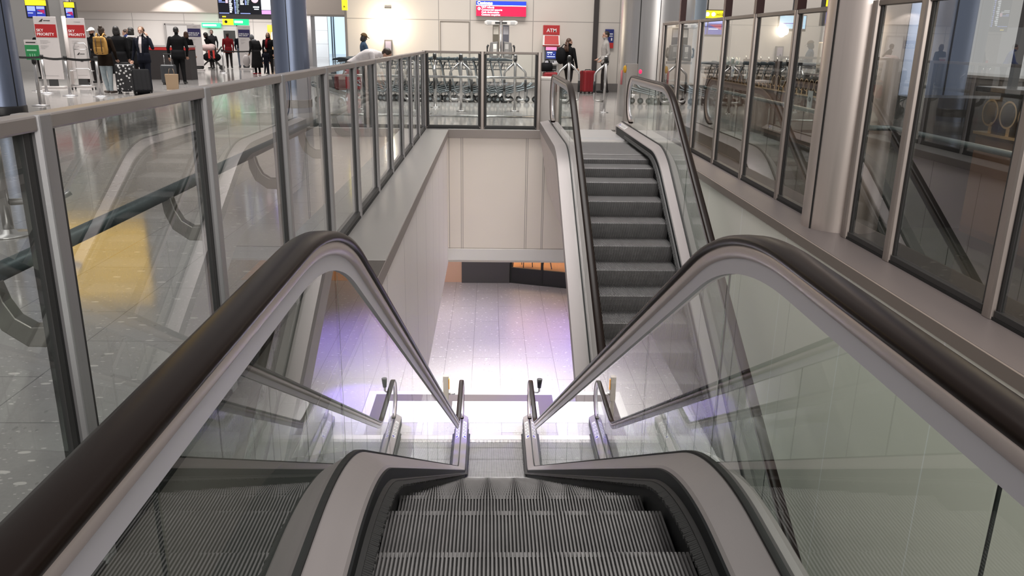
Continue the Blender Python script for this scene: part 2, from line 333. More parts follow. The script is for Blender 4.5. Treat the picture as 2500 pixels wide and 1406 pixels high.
# ---- round steel columns
def column(x, y, r, h, label, seams, base=True, z0=0.0, colm=None):
    t = struct(thing('pillar', label, 'column', (x, y, z0)))
    MB().lathe([(r, 0), (r, h)], n=64).build('shaft', colm or steel, t, recalc=False)
    if base:
        b = MB(); b.lathe([(r+.006, .10), (r+.012, .12), (r+.012, .24), (r+.006, .26)], n=64); b.build('base_ring', mat('base_ring_black', (.02, .02, .022), .4), t)
    for a in seams:
        a = math.radians(a); b = MB(); b.box((r*math.cos(a), r*math.sin(a), h/2), (.012, .014, h), rot=Matrix.Rotation(a, 3, 'Z')); b.build('seam', gasket, t)
    return t
bluest = vary(mat('blue_steel', (.22, .26, .36), .40, .9), 3, .05, (8, 8, .25), .12)
column(-8.47, 14.45, .36, 7, 'blue-grey steel column at the far left edge', (-22, 200), colm=bluest)
column(-4.02, 16.95, .345, 7, 'steel column behind the left glass fence with one dark seam', (-86, 100), colm=bluest)
column(3.42, 17.3, .74, 7, 'wide steel column beside the far escalator landing', (-128, -97, -58), base=False)
column(2.985, 6.64, .305, 7, 'steel column interrupting the right glass screen', (-160, -20), base=False, colm=vary(mat('warm_steel', (.66, .585, .545), .36, .9), 3, .05, (8, 8, .25), .12))
column(4.30, 8.6, .62, 7, 'wide blue-grey steel column behind the right glass screen', (-118, -75), base=False, colm=bluest)
column(4.75, 19.2, .15, 7, 'slim pale blue pillar behind the right glass screen', (), base=False, colm=mat('pale_blue_paint', (.45, .53, .62), .4))
# ================================================================ escalators
RISE = 5.32; LEN = RISE/T30
def base_fn(Rt, Rb):
    tt, tb = Rt*math.tan(math.radians(15)), Rb*math.tan(math.radians(15)); c30 = math.cos(math.radians(30))
    def z(y):
        if y < -tt: return 0.0
        if y < tt*c30: return -Rt+math.sqrt(max(0, Rt*Rt-(y+tt)**2))
        if y < LEN-tb*c30: return -y*T30
        if y < LEN+tb: return -RISE+Rb-math.sqrt(max(0, Rb*Rb-(y-LEN-tb)**2))
        return -RISE
    return z
def ysamp(a, b, Rt, Rb):
    tt, tb = Rt*.268, Rb*.268
    ys = {a, b}
    for k in range(17): ys.add(-tt+k/16*(tt*1.866)); ys.add(LEN-tb*.866+k/16*tb*1.866)
    for k in range(9): ys.add(tt+k/8*(LEN-tb-tt))
    ys.add((a-tt)/2); ys.add((b+LEN+tb)/2)
    return sorted(y for y in ys if a <= y <= b)
def shear(b, prof, zf, ys, m=0, smooth=False):
    return b.loops([[(x, y, zf(y)+dz) for x, dz in prof] for y in ys], m, smooth, True)
def norm_sweep(b, path, prof, m=0, smooth=True):
    k = len(path); rings = []
    for i in range(k):
        y0, z0 = path[max(i-1, 0)]; y1, z1 = path[min(i+1, k-1)]; l = math.hypot(y1-y0, z1-z0); ny, nz = -(z1-z0)/l, (y1-y0)/l
        rings.append([(x, path[i][0]+n*ny, path[i][1]+n*nz) for x, n in prof])
    return b.loops(rings, m, smooth, True)
RT, RB = 1.55, 1.0
HZ = .98; YE0, YE1 = -2.68, 10.80; RN = .37
def hand_path():
    zf = base_fn(1.75, .75); p = []
    for k in range(19):
        a = -PI/2-PI*k/18; p.append((YE0+RN*math.cos(a), HZ-RN+RN*math.sin(a)))
    p += [(y, zf(y)+HZ) for y in ysamp(YE0+.05, YE1-.05, 1.75, .75)]
    for k in range(19):
        a = PI/2-PI*k/18; p.append((YE1+RN*math.cos(a), -RISE+HZ-RN+RN*math.sin(a)))
    return p
def step_mesh():
    """ribbed tread with its curved ribbed riser; nosing on the x axis, tread runs back to -y"""
    path = [(-.405, 0), (-.006, 0), (0, -.006), (-.004, -.05), (-.015, -.11), (-.032, -.17), (-.052, -.215)]
    nrm = [(0, 1), (.35, .94), (.94, .35), (1, .05), (1, .12), (1, .2), (1, .3)]
    n, w = 78, .99; pitch = w/n; xs = []
    for k in range(n):
        x = -w/2+k*pitch; xs += [(x, 0), (x+pitch*.48, 0), (x+pitch*.53, 1), (x+pitch*.95, 1)]
    vs = []; fs = []; L = len(xs)
    for (y, z), (ny, nz) in zip(path, nrm):
        vs += [(x, y-ny*.016*d, z-nz*.016*d) for x, d in xs]
    for i in range(len(path)-1):
        for j in range(L-1): fs.append((i*L+j, i*L+j+1, (i+1)*L+j+1, (i+1)*L+j))
    b = MB()
    for k in range(2): b.add(vs, [f for f in fs if (f[0] % L % 4 == 2) == bool(k)], k)
    b.span((-.495, -.40, -.03), (.495, -.06, -.012), 1); return b
def along_steps(Rt, Rb, pitch, phase, y0, y1):
    zf = base_fn(Rt, Rb); out = []; y = y0+phase
    while y < y1:
        out.append((y, zf(y)))
        acc = 0; yy = y
        while acc < pitch:
            acc += math.hypot(.004, zf(yy+.004)-zf(yy)); yy += .004
        y = yy
    return out
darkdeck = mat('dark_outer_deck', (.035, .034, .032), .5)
def escalator(label, loc, rz, outL, outR, inL, inR, phase, pitch, joints, cl, dark=0):
    t = thing('escalator', label, 'escalator', loc, rz)
    zf = base_fn(RT, RB); ya, yb = -3.55, 11.12; ys = ysamp(ya, yb, RT, RB)
    hp = hand_path()
    hprof = [(-.030, -.031), (-.037, -.027), (-.041, -.017), (-.037, -.007), (-.026, -.0015), (0, 0), (.026, -.0015), (.037, -.007), (.041, -.017), (.037, -.027), (.030, -.031)]
    gprof = [(-.027, -.029), (.027, -.029), (.031, -.040), (.030, -.056), (.020, -.070), (-.020, -.070), (-.030, -.056), (-.031, -.040)]
    sprof = [(-.015, -.068), (.015, -.068), (.015, -.118), (-.015, -.118)]
    for sgn in (-1, 1):
        X = sgn*.62; sh = lambda pr: [(x+X, n) for x, n in pr]
        norm_sweep(MB(), hp, sh(hprof)).build('handrail', handm, t)
        gd = norm_sweep(MB(), hp, sh(gprof)).build('handrail_guide', mauve, t)
        norm_sweep(MB(), hp, sh(sprof), smooth=False).build('clamp_strip', stripm, gd)
        # glass panes
        edges = [YE0-.26]+list(joints)+[YE1+.26]; zh = base_fn(1.75, .75)
        for a, c in zip(edges[:-1], edges[1:]):
            a += .003; c -= .003; q = sorted({a, c} | {y for y in ysamp(a, c, RT, RB)} | {a+(c-a)*k/14 for k in range(15)}); rows = []
            for y in q:
                lo, hi = zf(y)+.185, zh(y)+HZ-.112
                for ye, zc, s in ((YE0, HZ-RN, -1), (YE1, HZ-RN-RISE, 1)):
                    d = (y-ye)*s
                    if d > 0: r = math.sqrt(max(0, (RN-.112)**2-d*d)); hi = zc+max(r, .001); lo = max(lo, zc-r)
                rows.append((y, lo, hi))
            g = MB(); vs = []
            for y, lo, hi in rows: vs += [(X-.006, y, lo), (X-.006, y, hi), (X+.006, y, hi), (X+.006, y, lo)]
            fs = []
            for i in range(len(rows)-1):
                o = 4*i
                for j in range(4): fs.append((o+j, o+(j+1) % 4, o+4+(j+1) % 4, o+4+j))
            fs += [(3, 2, 1, 0), tuple(4*(len(rows)-1)+j for j in range(4))]
            g.add(vs, fs); g.build('glass_pane', glassb, t)
        e = .014
        for j in joints:
            s = MB(); s.box((X, j, (zf(j)+.19+zh(j)+HZ-.115)/2), (.0050, .0045, zh(j)-zf(j)+HZ-.31)); s.build('pane_joint', gasket, t)
        # decks
        d = [(.506, .118), (.516, .132), (.600, .186), (.606, .186), (.606, .02), (.506, .02)]
        dk = shear(MB(), [(sgn*x, z) for x, z in d], zf, ys).build('inner_deck', deckm, t)
        g = MB(); shear(g, [(sgn*x, z) for x, z in [(.604, .17), (.604, .196), (.634, .196), (.634, .17)]], zf, ys); g.build('gasket', gasket, t)
        ow = outR if sgn > 0 else outL; iw = inR if sgn > 0 else inL
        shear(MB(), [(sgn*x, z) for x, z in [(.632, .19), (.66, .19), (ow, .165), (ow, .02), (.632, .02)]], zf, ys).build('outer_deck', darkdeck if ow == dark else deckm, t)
        # skirt and brush
        s = MB(); shear(s, [(sgn*x, z) for x, z in [(.512, .122), (.500, .118), (.500, -.30), (.512, -.30)]], zf, ysamp(-3.4, 11.05, RT, RB)); s.build('skirt_panel', skirtm, t)
        s = MB(); yq = ysamp(-2.5, 10.75, RT, RB)
        shear(s, [(sgn*x, z) for x, z in [(.501, .072), (.484, .066), (.484, .050), (.501, .044)]], zf, yq)
        br = s.build('brush_holder', blackr, t)
        s = MB(); nb = 1300
        for k in range(nb):
            y = -2.4+13.0*k/nb; z = zf(y); w = random.uniform(-.003, .003); z2 = zf(y+.007)
            a = [(sgn*.486, y, z+.062), (sgn*.486, y+.0085, z2+.062), (sgn*(.458+w), y+.0085+w, z2+.048), (sgn*(.458+w), y+w, z+.048)]
            s.add(a+[(q_[0], q_[1], q_[2]-.010) for q_ in a], [(0, 1, 2, 3), (7, 6, 5, 4), (0, 4, 5, 1), (1, 5, 6, 2), (2, 6, 7, 3), (3, 7, 4, 0)])
        s.build('bristles', mat('bristle_black', (.02, .02, .02), .7), br, recalc=False)['kind'] = 'stuff'
        # cladding below the outer deck
        cm = MB(); vs = []; q = ysamp(ya, yb, RT, RB)
        for y in q:
            zb = max(zf(y)-cl, -RISE-.3); tp = zf(y)+.02
            vs += [(sgn*ow, y, tp), (sgn*(ow-.012), y, tp), (sgn*(iw-.012), y, zb), (sgn*iw, y, zb)]
        fs = []
        for i in range(len(q)-1):
            o = 4*i
            for j in range(4): fs.append((o+j, o+(j+1) % 4, o+4+(j+1) % 4, o+4+j))
        fs += [(3, 2, 1, 0), tuple(4*(len(q)-1)+j for j in range(4))]
        cm.add(vs, fs); cm.build('side_cladding', clad, t)
        # pictogram sticker on the bottom deck end, two rounds of symbols
        for ye, zz, tpl in ((10.55, -RISE, 'landing_sticker'), (-3.05, 0, 'landing_sticker')):
            s = MB(); c = Vector((sgn*.556, ye, zz+.158)); rot = Matrix.Rotation(-sgn*math.atan2(.054, .084), 3, 'Y')
            s.box(c+Vector((0, 0, .001)), (.066, .62, .004), rot=rot)
            st = s.build(tpl, mat('sticker_white', (.75, .74, .74), .4), t)
            r = MB()
            for k in range(4):
                for q2 in range(16):
                    a = 2*PI*q2/16; a2 = 2*PI*(q2+1)/16; P = []
                    for rr, aa in ((.030, a), (.030, a2), (.021, a2), (.021, a)): P.append(c+rot @ Vector((rr*math.cos(aa)*.9, (.20-.12*k)+rr*math.sin(aa)*1.6, .0036)))
                    r.add(P, [(0, 1, 2, 3)])
                r.box(c+rot @ Vector((0, .20-.12*k, .0036)), (.022, .012, .001), rot=rot)
            r.build('pictograms', mat('sticker_ink', (.04, .04, .05), .5), st)
            r = MB(); r.box(c+rot @ Vector((.008, -.262, .0036)), (.04, .05, .001), rot=rot); r.build('blue_panel', mat('sticker_blue', (.05, .05, .35), .5), st)
    # soffit of the truss
    s = MB(); vs = []; q = [y for y in ysamp(ya, yb, RT, RB)]
    for y in q:
        zb = max(zf(y)-cl, -RISE-.3); vs += [(-inL+.012, y, zb), (inR-.012, y, zb), (inR-.012, y, zb+.02), (-inL+.012, y, zb+.02)]
    fs = []
    for i in range(len(q)-1):
        o = 4*i
        for j in range(4): fs.append((o+j, o+(j+1) % 4, o+4+(j+1) % 4, o+4+j))
    s.add(vs, fs+[(3, 2, 1, 0), tuple(4*(len(q)-1)+j for j in range(4))]); s.build('soffit', clad, t)
    # landings
    for y0, y1, z, sg in ((-5.2, -2.28, 0, -1), (10.48, 11.12, -RISE, 1)):
        s = MB(); s.span((-.5, y0, z-.10), (.5, y1, z-.0005)); s.build('landing_plate', plate, t)
        yc = y1 if sg < 0 else y0
        s = MB(); n = 64
        for k in range(n):
            x = -.49+.98*k/n; s.span((x, yc-sg*.10, z-.012), (x+.0075, yc+sg*.02, z+.002))
        s.span((-.495, yc, z-.01), (.495, yc+sg*.16, z+.004)); s.build('comb_plate', mat('comb_aluminium', (.72, .71, .70), .3, .8), t)
        s = MB()
        for k in range(5): s.span((-.495, yc+sg*(.30+.055*k), z-.004), (.495, yc+sg*(.318+.055*k), z+.0006))
        s.build('plate_grooves', mat('plate_groove', (.42, .42, .43), .5, .5), t)
    sm = step_mesh().build('step', [stepm, mat('step_groove_shade', (.030, .029, .028), .7)], t, recalc=False); first = True  # shade between the ribs is put into a dark second material
    for y, z in along_steps(2.6, 1.2, pitch, phase, -2.3, 10.62):
        o = sm if first else sm.copy()
        if not first: COL.objects.link(o); o.parent = t
        o.location = (0, y, z-.002); first = False
    # small lamp button on the skirt near the top
    for sgn in (-1, 1):
        s = MB(); s.cyl((sgn*.508, -2.05, .03), (sgn*.46, -2.05, .03), .028, .022); s.build('skirt_guard', mat('grey_rubber', (.30, .29, .29), .5), t)
    return t
JN = (-1.33, .05, 1.17, 2.29, 3.41, 4.53, 5.65, 6.77, 7.89, 9.2)
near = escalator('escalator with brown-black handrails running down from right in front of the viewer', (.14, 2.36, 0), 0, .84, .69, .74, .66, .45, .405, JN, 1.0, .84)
up = escalator('second escalator climbing away on the right up to the far landing', (1.62, 10.22, 0), PI, .895, .78, .80, .62, .30, .385, JN, 1.0)
# ================================================================ glass fences
def fence(name, label, x0, y0, ang, posts, h, mullions=(), rail_h=.04, pw=.06, skip=(), kick=True, name_cat='glass fence', poles=(), pmat=None, rmat=None):
    """local +x runs along the fence, local y is through it"""
    t = thing(name, label, name_cat, (x0, y0, 0), ang)
    pm = MB()
    prof = [(-.030, -.035), (-.018, -.042), (.018, -.042), (.030, -.035), (.034, -.015), (.034, .02), (.026, .034), (-.026, .034), (-.034, .02), (-.034, -.015)]
    pm.loops([[(x*pw/.06, y, z) for x, y in prof] for z in (0, h)], 0, False)
    first = pm.build('post', pmat or postst, None, bevel=.004)
    for k, p in enumerate(posts):
        o = first if k == 0 else first.copy()
        if k: COL.objects.link(o)
        o.parent = t; o.location = (p, 0, 0)
    for p in poles:
        q = MB(); q.box((p, 0, (h+4.6)/2), (.085, .085, 4.6-h)); q.build('upper_pole', mat('dark_red_pole', (.055, .020, .018), .35), t)
    for k, (a, c) in enumerate(zip(posts[:-1], posts[1:])):
        if k in skip: continue
        a += pw/2+.006; c -= pw/2+.006
        f = MB(); w = .026
        for x in (a+.012, c-.012-w): f.span((x, -.014, .035), (x+w, .014, h-rail_h))
        f.span((a+.012, -.026, .018), (c-.012, .026, .058)); f.build('pane_frame', darkal, t, bevel=.003)
        g = MB(); g.span((a-.006, -.012, .03), (a+.012, .012, h-rail_h-.004)); g.span((c-.012, -.012, .03), (c+.006, .012, h-rail_h-.004)); g.span((a, -.03, .0), (c, .03, .018)); g.build('black_gasket', gasket, t)
        g = MB(); g.span((a+.012+w, -.006, .058), (c-.012-w, .006, h-rail_h)); g.build('glass_pane', glassf, t)
        r = MB(); r.span((a-.004, -.030, h-rail_h), (c+.004, .030, h)); r.build('top_rail', rmat or railst, t, bevel=.006)
    return t
def elbow(p0, p1, p2, r, n=6):
    p0, p1, p2 = Vector(p0), Vector(p1), Vector(p2); a = (p0-p1).normalized(); b = (p2-p1).normalized(); out = []
    for k in range(n+1):
        u = k/n; out.append((p1+a*r)*(1-u)**2+p1*2*u*(1-u)+(p1+b*r)*u*u)
    return out
warmpost = vary(mat('warm_post_steel', (.36, .315, .29), .36, .75), 3, .05, (20, 20, .3), .1); dkrail = mat('brown_grey_rail', (.23, .20, .18), .45, .6)
# left fence: posts every 1.19 m
LP = [.0+1.19*k for k in range(14)]
lf = fence('glass_fence', 'long glass fence along the left ledge, steel posts and grey top rail', -1.13, 13.94, -PI/2, LP, 1.28)
railm = vary(mat('teal_grey_rail', (.085, .105, .11), .38, .55), 3, .1, (.4, 1, 1))
MB().tube([(-.1, -.175, .86), (13.0*1.19, -.175, .86)], .026, 14).build('hand_rail', railm, lf)
bk = MB()
def bracket():
    # flat curved bracket from post to rail, 36 mm wide
    pts = [(0, -.02, .70), (0, -.085, .70), (0, -.135, .735), (0, -.160, .79), (0, -.17, .845)]; th = [.030, .030, .028, .024, .02]
    rings = []
    for i, (p, w) in enumerate(zip(pts, th)):
        a = Vector(pts[max(i-1, 0)]); c = Vector(pts[min(i+1, len(pts)-1)]); tn = (c-a).normalized(); n = Vector((0, -tn.z, tn.y)); P = Vector(p)
        rings.append([P+n*w+Vector((-.020, 0, 0)), P+n*w+Vector((.020, 0, 0)), P-n*w+Vector((.020, 0, 0)), P-n*w+Vector((-.020, 0, 0))])
    return MB().loops(rings, 0, False)
br0 = bracket().build('rail_bracket', mat('bracket_bronze', (.20, .19, .175), .4, .6), lf, bevel=.004)
for k, p in enumerate(LP):
    o = br0 if k == 0 else br0.copy()
    if k: COL.objects.link(o); o.parent = lf
    o.location = (p, 0, 0)
# far fence: two wide panes
ff = fence('glass_fence', 'short two-pane glass fence at the far end in front of the luggage trolleys', -1.13, 14.14, 0, [.0, .99, 1.96], 1.29, pmat=warmpost, rmat=dkrail)
for z in (.86, .20): MB().tube([(.02, .12, z), (1.95, .12, z)], .022, 12).build('hand_rail', chrome, ff)
for x in (.03, .99, 1.93):
    for z in (.86, .20): MB().cyl((x, .03, z), (x, .115, z), .010).build('rail_bracket', chrome, ff)
# right screen, taller; three runs around the steel column
RY = [12.66, 11.47, 10.25, 9.05, 7.84, 7.02]
fence('glass_screen', 'tall glass screen above the right ledge, from the wide far column to the nearer column', 2.88, 13.86, -PI/2, [13.86-y for y in (13.86,)]+[13.86-y for y in RY], 1.79, poles=[13.86-y for y in (12.66, 10.25, 9.05, 7.84)], name_cat='glass screen', pmat=warmpost, rmat=dkrail)
fence('glass_screen', 'tall glass screen above the right ledge on the near side of the steel column', 2.88, 6.22, -PI/2, [6.22-y for y in (6.22, 5.50, 4.27, 3.05, 1.8, .6)], 1.80, pw=.085, name_cat='glass screen', pmat=warmpost, rmat=dkrail)
b = MB(); b.tube([(2.90, 6.22, .87), (3.08, 6.22, .87), (3.10, 6.2, .87), (3.10, .62, .87), (3.08, .6, .87), (2.90, .6, .87)], .021, 12); t = thing('hand_rail', 'teal grey handrail behind the near right glass screen', 'handrail', (0, 0, 0)); b.build('rail', railm, t)
b = MB(); b.tube([(2.90, 13.86, .87), (3.08, 13.86, .87), (3.10, 13.84, .87), (3.10, 7.04, .87), (3.08, 7.02, .87), (2.90, 7.02, .87)], .021, 12); t = thing('hand_rail', 'teal grey handrail behind the far right glass screen', 'handrail', (0, 0, 0)); b.build('rail', railm, t)
# ================================================================ things in the upper hall
red = mat('signal_red', (.52, .03, .028), .45); inkk = mat('print_black', (.02, .02, .02), .5); lettw = mat('white_lettering', (.85, .85, .85), .5)
paperw = mat('banner_white', (.52, .485, .475), .6)
# customs sign
sb = mat('sign_blue_lit', (.01, .04, .5), .4, emit=(.0, .035, .60), es=1.0); sr = mat('sign_red_lit', (.7, .0, .05), .4, emit=(.85, .0, .05), es=1.0); sw = mat('sign_white_lit', (.9, .9, .95), .4, emit=(1, .93, .97), es=1.6)
t = thing('customs_sign', 'blue and red illuminated customs sign on the cream wall', 'sign', (.30, 25.42, 2.16))
MB().span((-.75, -.05, 0), (.75, .07, .435)).build('housing', mat('sign_housing', (.25, .25, .27), .4, .6), t)
MB().span((-.745, -.058, .315), (.745, -.05, .43)).build('blue_panel', sb, t); MB().span((-.745, -.058, .006), (.745, -.05, .292)).build('red_panel', sr, t); MB().span((-.745, -.058, .292), (.745, -.05, .315)).build('white_line', sw, t)
text('heading', 'Customs', .125, sw, t, (-.715, -.062, .335), bold=.006)
for k, s in enumerate(('VAT refunds', 'Commercial exports', 'Cash declarations', 'Customs enquiries')): text('lettering', s, .074, sw, t, (-.59, -.062, .230-.069*k), bold=.002)
b = MB(); b.cyl((-.66, -.058, .215), (-.66, -.062, .215), .045, n=24); ar = b.build('arrow_disc', sw, t)
b = MB(); b.box((-.655, -.064, .215), (.05, .004, .012)); b.prism([(-.69, .215), (-.665, .24), (-.665, .19)], -.066, -.062, 1); b.build('arrow', inkk, ar)
# wall lamp with its glow
t = thing('wall_lamp', 'bright round lamp glowing on the cream wall', 'lamp', (-3.09, 25.44, 1.9))
MB().span((-.10, .015, .44), (.10, .055, .47)).build('bracket', mat('lamp_bracket', (.12, .11, .10), .4, .5), t)
MB().ball((0, -.09, 0), (.14, .06, .20), 20).build('globe', mat('lamp_globe', (.9, .9, .85), .4, emit=(1, .93, .78), es=14), t)
l = bpy.data.lights.new('lamp_light', 'POINT'); l.energy = 62; l.color = (1, .84, .62); l.shadow_soft_size = .12; o = bpy.data.objects.new('lamp_light', l); o.location = (-3.09, 25.13, 1.88); COL.objects.link(o)
# notice panel beneath the lamp
t = thing('framed_notice', 'narrow framed notice panel under the bright wall lamp', 'notice', (-3.10, 25.40, .30))
MB().span((-.115, -.02, 0), (.115, .08, 1.14)).build('frame', mat('panel_frame', (.16, .15, .15), .4, .4), t)
MB().span((-.085, -.028, .72), (.085, -.02, 1.10)).build('poster', mat('poster_grey_violet', (.36, .32, .40), .4), t)
b = MB(); b.ball((-.03, -.03, .86), (.035, .006, .05), 10); b.ball((.03, -.03, .82), (.05, .006, .04), 10); b.build('printed_figure', mat('poster_dark', (.05, .04, .08), .5), t)
MB().span((-.085, -.028, .60), (.085, -.02, .66)).build('caption_strip', paperw, t)
# twin payphone post
t = thing('payphone_stand', 'twin payphone post with white hoods in front of the cream wall', 'payphone', (.285, 24.2, 0))
ph = mat('phone_grey', (.16, .155, .15), .35, .4); hood = mat('hood_white', (.75, .73, .70), .35)
MB().cyl((0, 0, 0), (0, 0, 2.02), .035).build('pole', chrome, t)
MB().lathe([(.20, 0), (.20, .02), (.05, .03)]).build('base', chrome, t)
for s in (-1, 1):
    b = MB(); b.prism([(s*.04, 1.90), (s*.40, 1.88), (s*.475, 1.92), (s*.475, 1.99), (s*.40, 2.02), (s*.04, 2.01)], -.16, .14, 1); h = b.build('hood', hood, t, bevel=.02)
    MB().span((s*.17, -.168, 1.93), (s*.03, -.16, 1.975)).build('dark_slot', inkk, h)
    MB().span((s*.27, -.172, 1.925), (s*.40, -.16, 1.985)).build('phone_symbol', mat('hood_badge', (.5, .5, .5), .4), h)
    bp = MB().span((s*.05, -.06, 1.05), (s*.235, -.03, 1.9)).build('back_panel', mat('phone_back_%d' % (s+1), (.10, .085, .06) if s < 0 else (.07, .07, .09), .3, .3), t)
    MB().span((s*.07, -.068, 1.64), (s*.215, -.06, 1.85)).build('instruction_card', mat('card_cream', (.66, .62, .55), .5) if s < 0 else mat('card_grey', (.42, .41, .44), .5), bp)
    b = MB(); b.prism([(s*.06, 1.0), (s*.32, .98), (s*.34, 1.12), (s*.30, 1.42), (s*.08, 1.45)], -.26, -.05, 1); bd = b.build('phone_body', ph, t, bevel=.02)
    MB().span((s*.12, -.272, 1.06), (s*.22, -.26, 1.38)).build('steel_face', mat('phone_face', (.62, .60, .55), .3, .7) if s < 0 else mat('phone_face_dark', (.33, .32, .31), .3, .6), bd)
    b = MB()
    for i in range(3):
        for j in range(4): b.box((s*(.135+.033*i), -.276, 1.12+.035*j), (.02, .008, .02))
    b.build('keypad', inkk, bd)
    b = MB(); b.tube([(s*.36, -.2, 1.08), (s*.385, -.22, 1.12), (s*.39, -.22, 1.22), (s*.385, -.22, 1.30), (s*.36, -.2, 1.34)], [.03, .028, .018, .028, .03], 10); b.build('handset', blackr, bd)
    MB().span((s*.05, -.24, .90), (s*.36, -.04, .97)).build('shelf', mat('shelf_grey', (.30, .29, .28), .4, .4), t)
# ATM
t = thing('cash_machine', 'red free-standing ATM cash machine against the cream wall', 'cash machine', (1.80, 25.15, 0))
MB().span((-.24, -.25, 0), (.24, .30, 1.36)).build('body', mat('machine_grey', (.42, .41, .40), .4, .3), t, bevel=.015)
hd = MB().span((-.24, -.22, 1.66), (.24, .12, 1.93)).build('header', mat('atm_red', (.30, .012, .014), .4, emit=(.35, .0, .0), es=.35), t, bevel=.008)
text('lettering', 'ATM', .145, lettw, hd, (0, -.224, 1.735), align='CENTER', bold=.002)
b = MB(); b.loops([[(-.25, -.33, 1.36), (.25, -.33, 1.36), (.25, .25, 1.36), (-.25, .25, 1.36)], [(-.235, -.20, 1.66), (.235, -.20, 1.66), (.235, .2, 1.66), (-.235, .2, 1.66)]], 0, False); hb = b.build('canopy', white, t)
b = MB(); b.loops([[(-.215, -.328, 1.385), (.215, -.328, 1.385), (.215, -.31, 1.385), (-.215, -.31, 1.385)], [(-.205, -.225, 1.635), (.205, -.225, 1.635), (.205, -.20, 1.635), (-.205, -.20, 1.635)]], 0, False); b.build('red_panel', mat('atm_bright_red', (.42, .014, .012), .5), hb)
MB().span((-.25, -.335, 1.325), (.25, -.1, 1.365)).build('canopy_lip', mat('atm_dark_red', (.28, .01, .01), .4), hb)
MB().span((-.20, -.262, .92), (.20, -.25, 1.32)).build('fascia', mat('fascia_dark', (.05, .05, .06), .35), t)
MB().span((-.16, -.272, 1.22), (.16, -.262, 1.31)).build('lit_strip', mat('pink_lit', (.9, .2, .4), .4, emit=(1, .22, .42), es=1.3), t)
sc_ = MB().span((-.145, -.272, .98), (.145, -.262, 1.19)).build('screen', mat('atm_screen', (.01, .02, .12), .2, emit=(.02, .04, .26), es=.8), t)
b = MB(); b.span((-.12, -.277, 1.135), (.04, -.272, 1.165))
for k in range(3): b.span((-.10+.085*k, -.277, 1.085), (-.07+.085*k, -.272, 1.105))
b.span((-.12, -.277, 1.025), (.12, -.272, 1.045)); b.build('screen_text', mat('screen_text_white', (.6, .65, .8), .4, emit=(.55, .65, 1), es=.9), sc_)
MB().prism([(-.38, .86), (-.25, .93), (-.25, .84), (-.38, .82)], -.20, .20, 0).build('keypad_shelf', mat('shelf_steel', (.55, .54, .53), .3, .7), t)
b = MB()
for i in range(4):
    for j in range(4): b.box((-.07+.045*i, -.30-.022*j*.9, .912-.0125*j), (.03, .014, .01))
b.build('keypad', inkk, t)
MB().span((-.17, -.262, .62), (.17, -.25, .78)).build('cash_slot', mat('slot_dark', (.015, .015, .015), .4), t)
MB().span((-.15, -.27, .66), (.15, -.26, .675)).build('slot_light', mat('slot_line', (.6, .6, .6), .3), t)
# poster behind the right man
t = thing('wall_poster', 'small blue and red notice on the cream wall behind the standing man', 'poster', (3.60, 25.46, 1.30))
MB().span((-.13, -.02, 0), (.13, .03, .55)).build('board', mat('poster_navy', (.02, .03, .18), .5), t); MB().span((-.13, -.025, 0), (.13, -.02, .16)).build('red_band', red, t)
b = MB(); b.span((-.02, -.026, .40), (.10, -.02, .43)); b.span((-.02, -.026, .34), (.10, -.02, .365)); b.span((.05, -.026, .22), (.09, -.02, .30)); b.build('print', lettw, t)
# rack beside the wall end
t = thing('bottle_rack', 'narrow dark display rack at the right end of the cream wall', 'display rack', (4.25, 25.6, 0))
b = MB()
for x in (-.18, .18): b.span((x-.02, -.15, 0), (x+.02, .15, 2.6))
b.build('uprights', chrome, t)
for k in range(8):
    z = .35+.30*k; MB().span((-.18, -.15, z), (.18, .15, z+.012)).build('shelf', chrome, t)
    MB().span((-.15, -.12, z+.012), (.15, .10, z+.20)).build('dark_goods', mat('rack_goods_%d' % (k % 3), ((.03, .02, .02), (.10, .02, .02), (.02, .02, .03))[k % 3], .4), t)
tg = mat('trolley_steel', (.24, .265, .28), .42, .45); tgrey = mat('trolley_grey_plastic', (.045, .058, .065), .5, 0, .2)
hoopst = mat('hoop_steel', (.48, .47, .465), .28, 1.0); twh = mat('trolley_tyre', (.025, .025, .025), .6)
# hoop barriers
def hoop_barrier(label, x, y, rz, sides=(-1, 1)):
    t = thing('hoop_barrier', label, 'barrier post', (x, y, 0), rz, 'tubular hoop barriers')
    MB().cyl((0, 0, .0), (0, 0, 1.09), .030).build('post', hoopst, t)
    MB().lathe([(.10, 0), (.10, .012), (.04, .02)], n=24).build('base_plate', hoopst, t)
    b = MB(); b.cyl((0, 0, 1.06), (0, 0, 1.17), .042); b.ball((0, 0, 1.17), (.036, .036, .02), 12, m=1); b.build('cap', [blackr, hoopst], t)
    for s in sides:
        X = .23*s; p = [(s*.03, 0, 1.0)]+elbow((s*.03, 0, 1.0), (X, 0, .82), (X, 0, .24), .05)+elbow((X, 0, .82), (X, 0, .24), (s*.03, 0, .24), .08)+[(s*.03, 0, .24)]
        h = MB().tube(p, .022, 12).build('hoop', hoopst, t)
        MB().cyl((X, 0, .42), (X, 0, .66), .027).build('sleeve', blackr, h)
    return t
hoop_barrier('hoop barrier behind the middle of the far fence left pane', -.635, 17.7, 0)
hoop_barrier('hoop barrier behind the right pane of the far fence', .525, 17.85, 0)
hoop_barrier('hoop barrier behind the up escalator left handrail end, in front of the woman', 1.70, 18.0, 0)
hoop_barrier('half hoop barrier standing in front of the man in the grey top', 2.48, 17.85, 0, (-1,))
hoop_barrier('hoop barrier seen edge-on, nearer of the pair at the far fence left end', -1.32, 17.0, PI/2)
hoop_barrier('hoop barrier seen edge-on, farther of the pair at the far fence left end', -1.25, 18.6, PI/2)
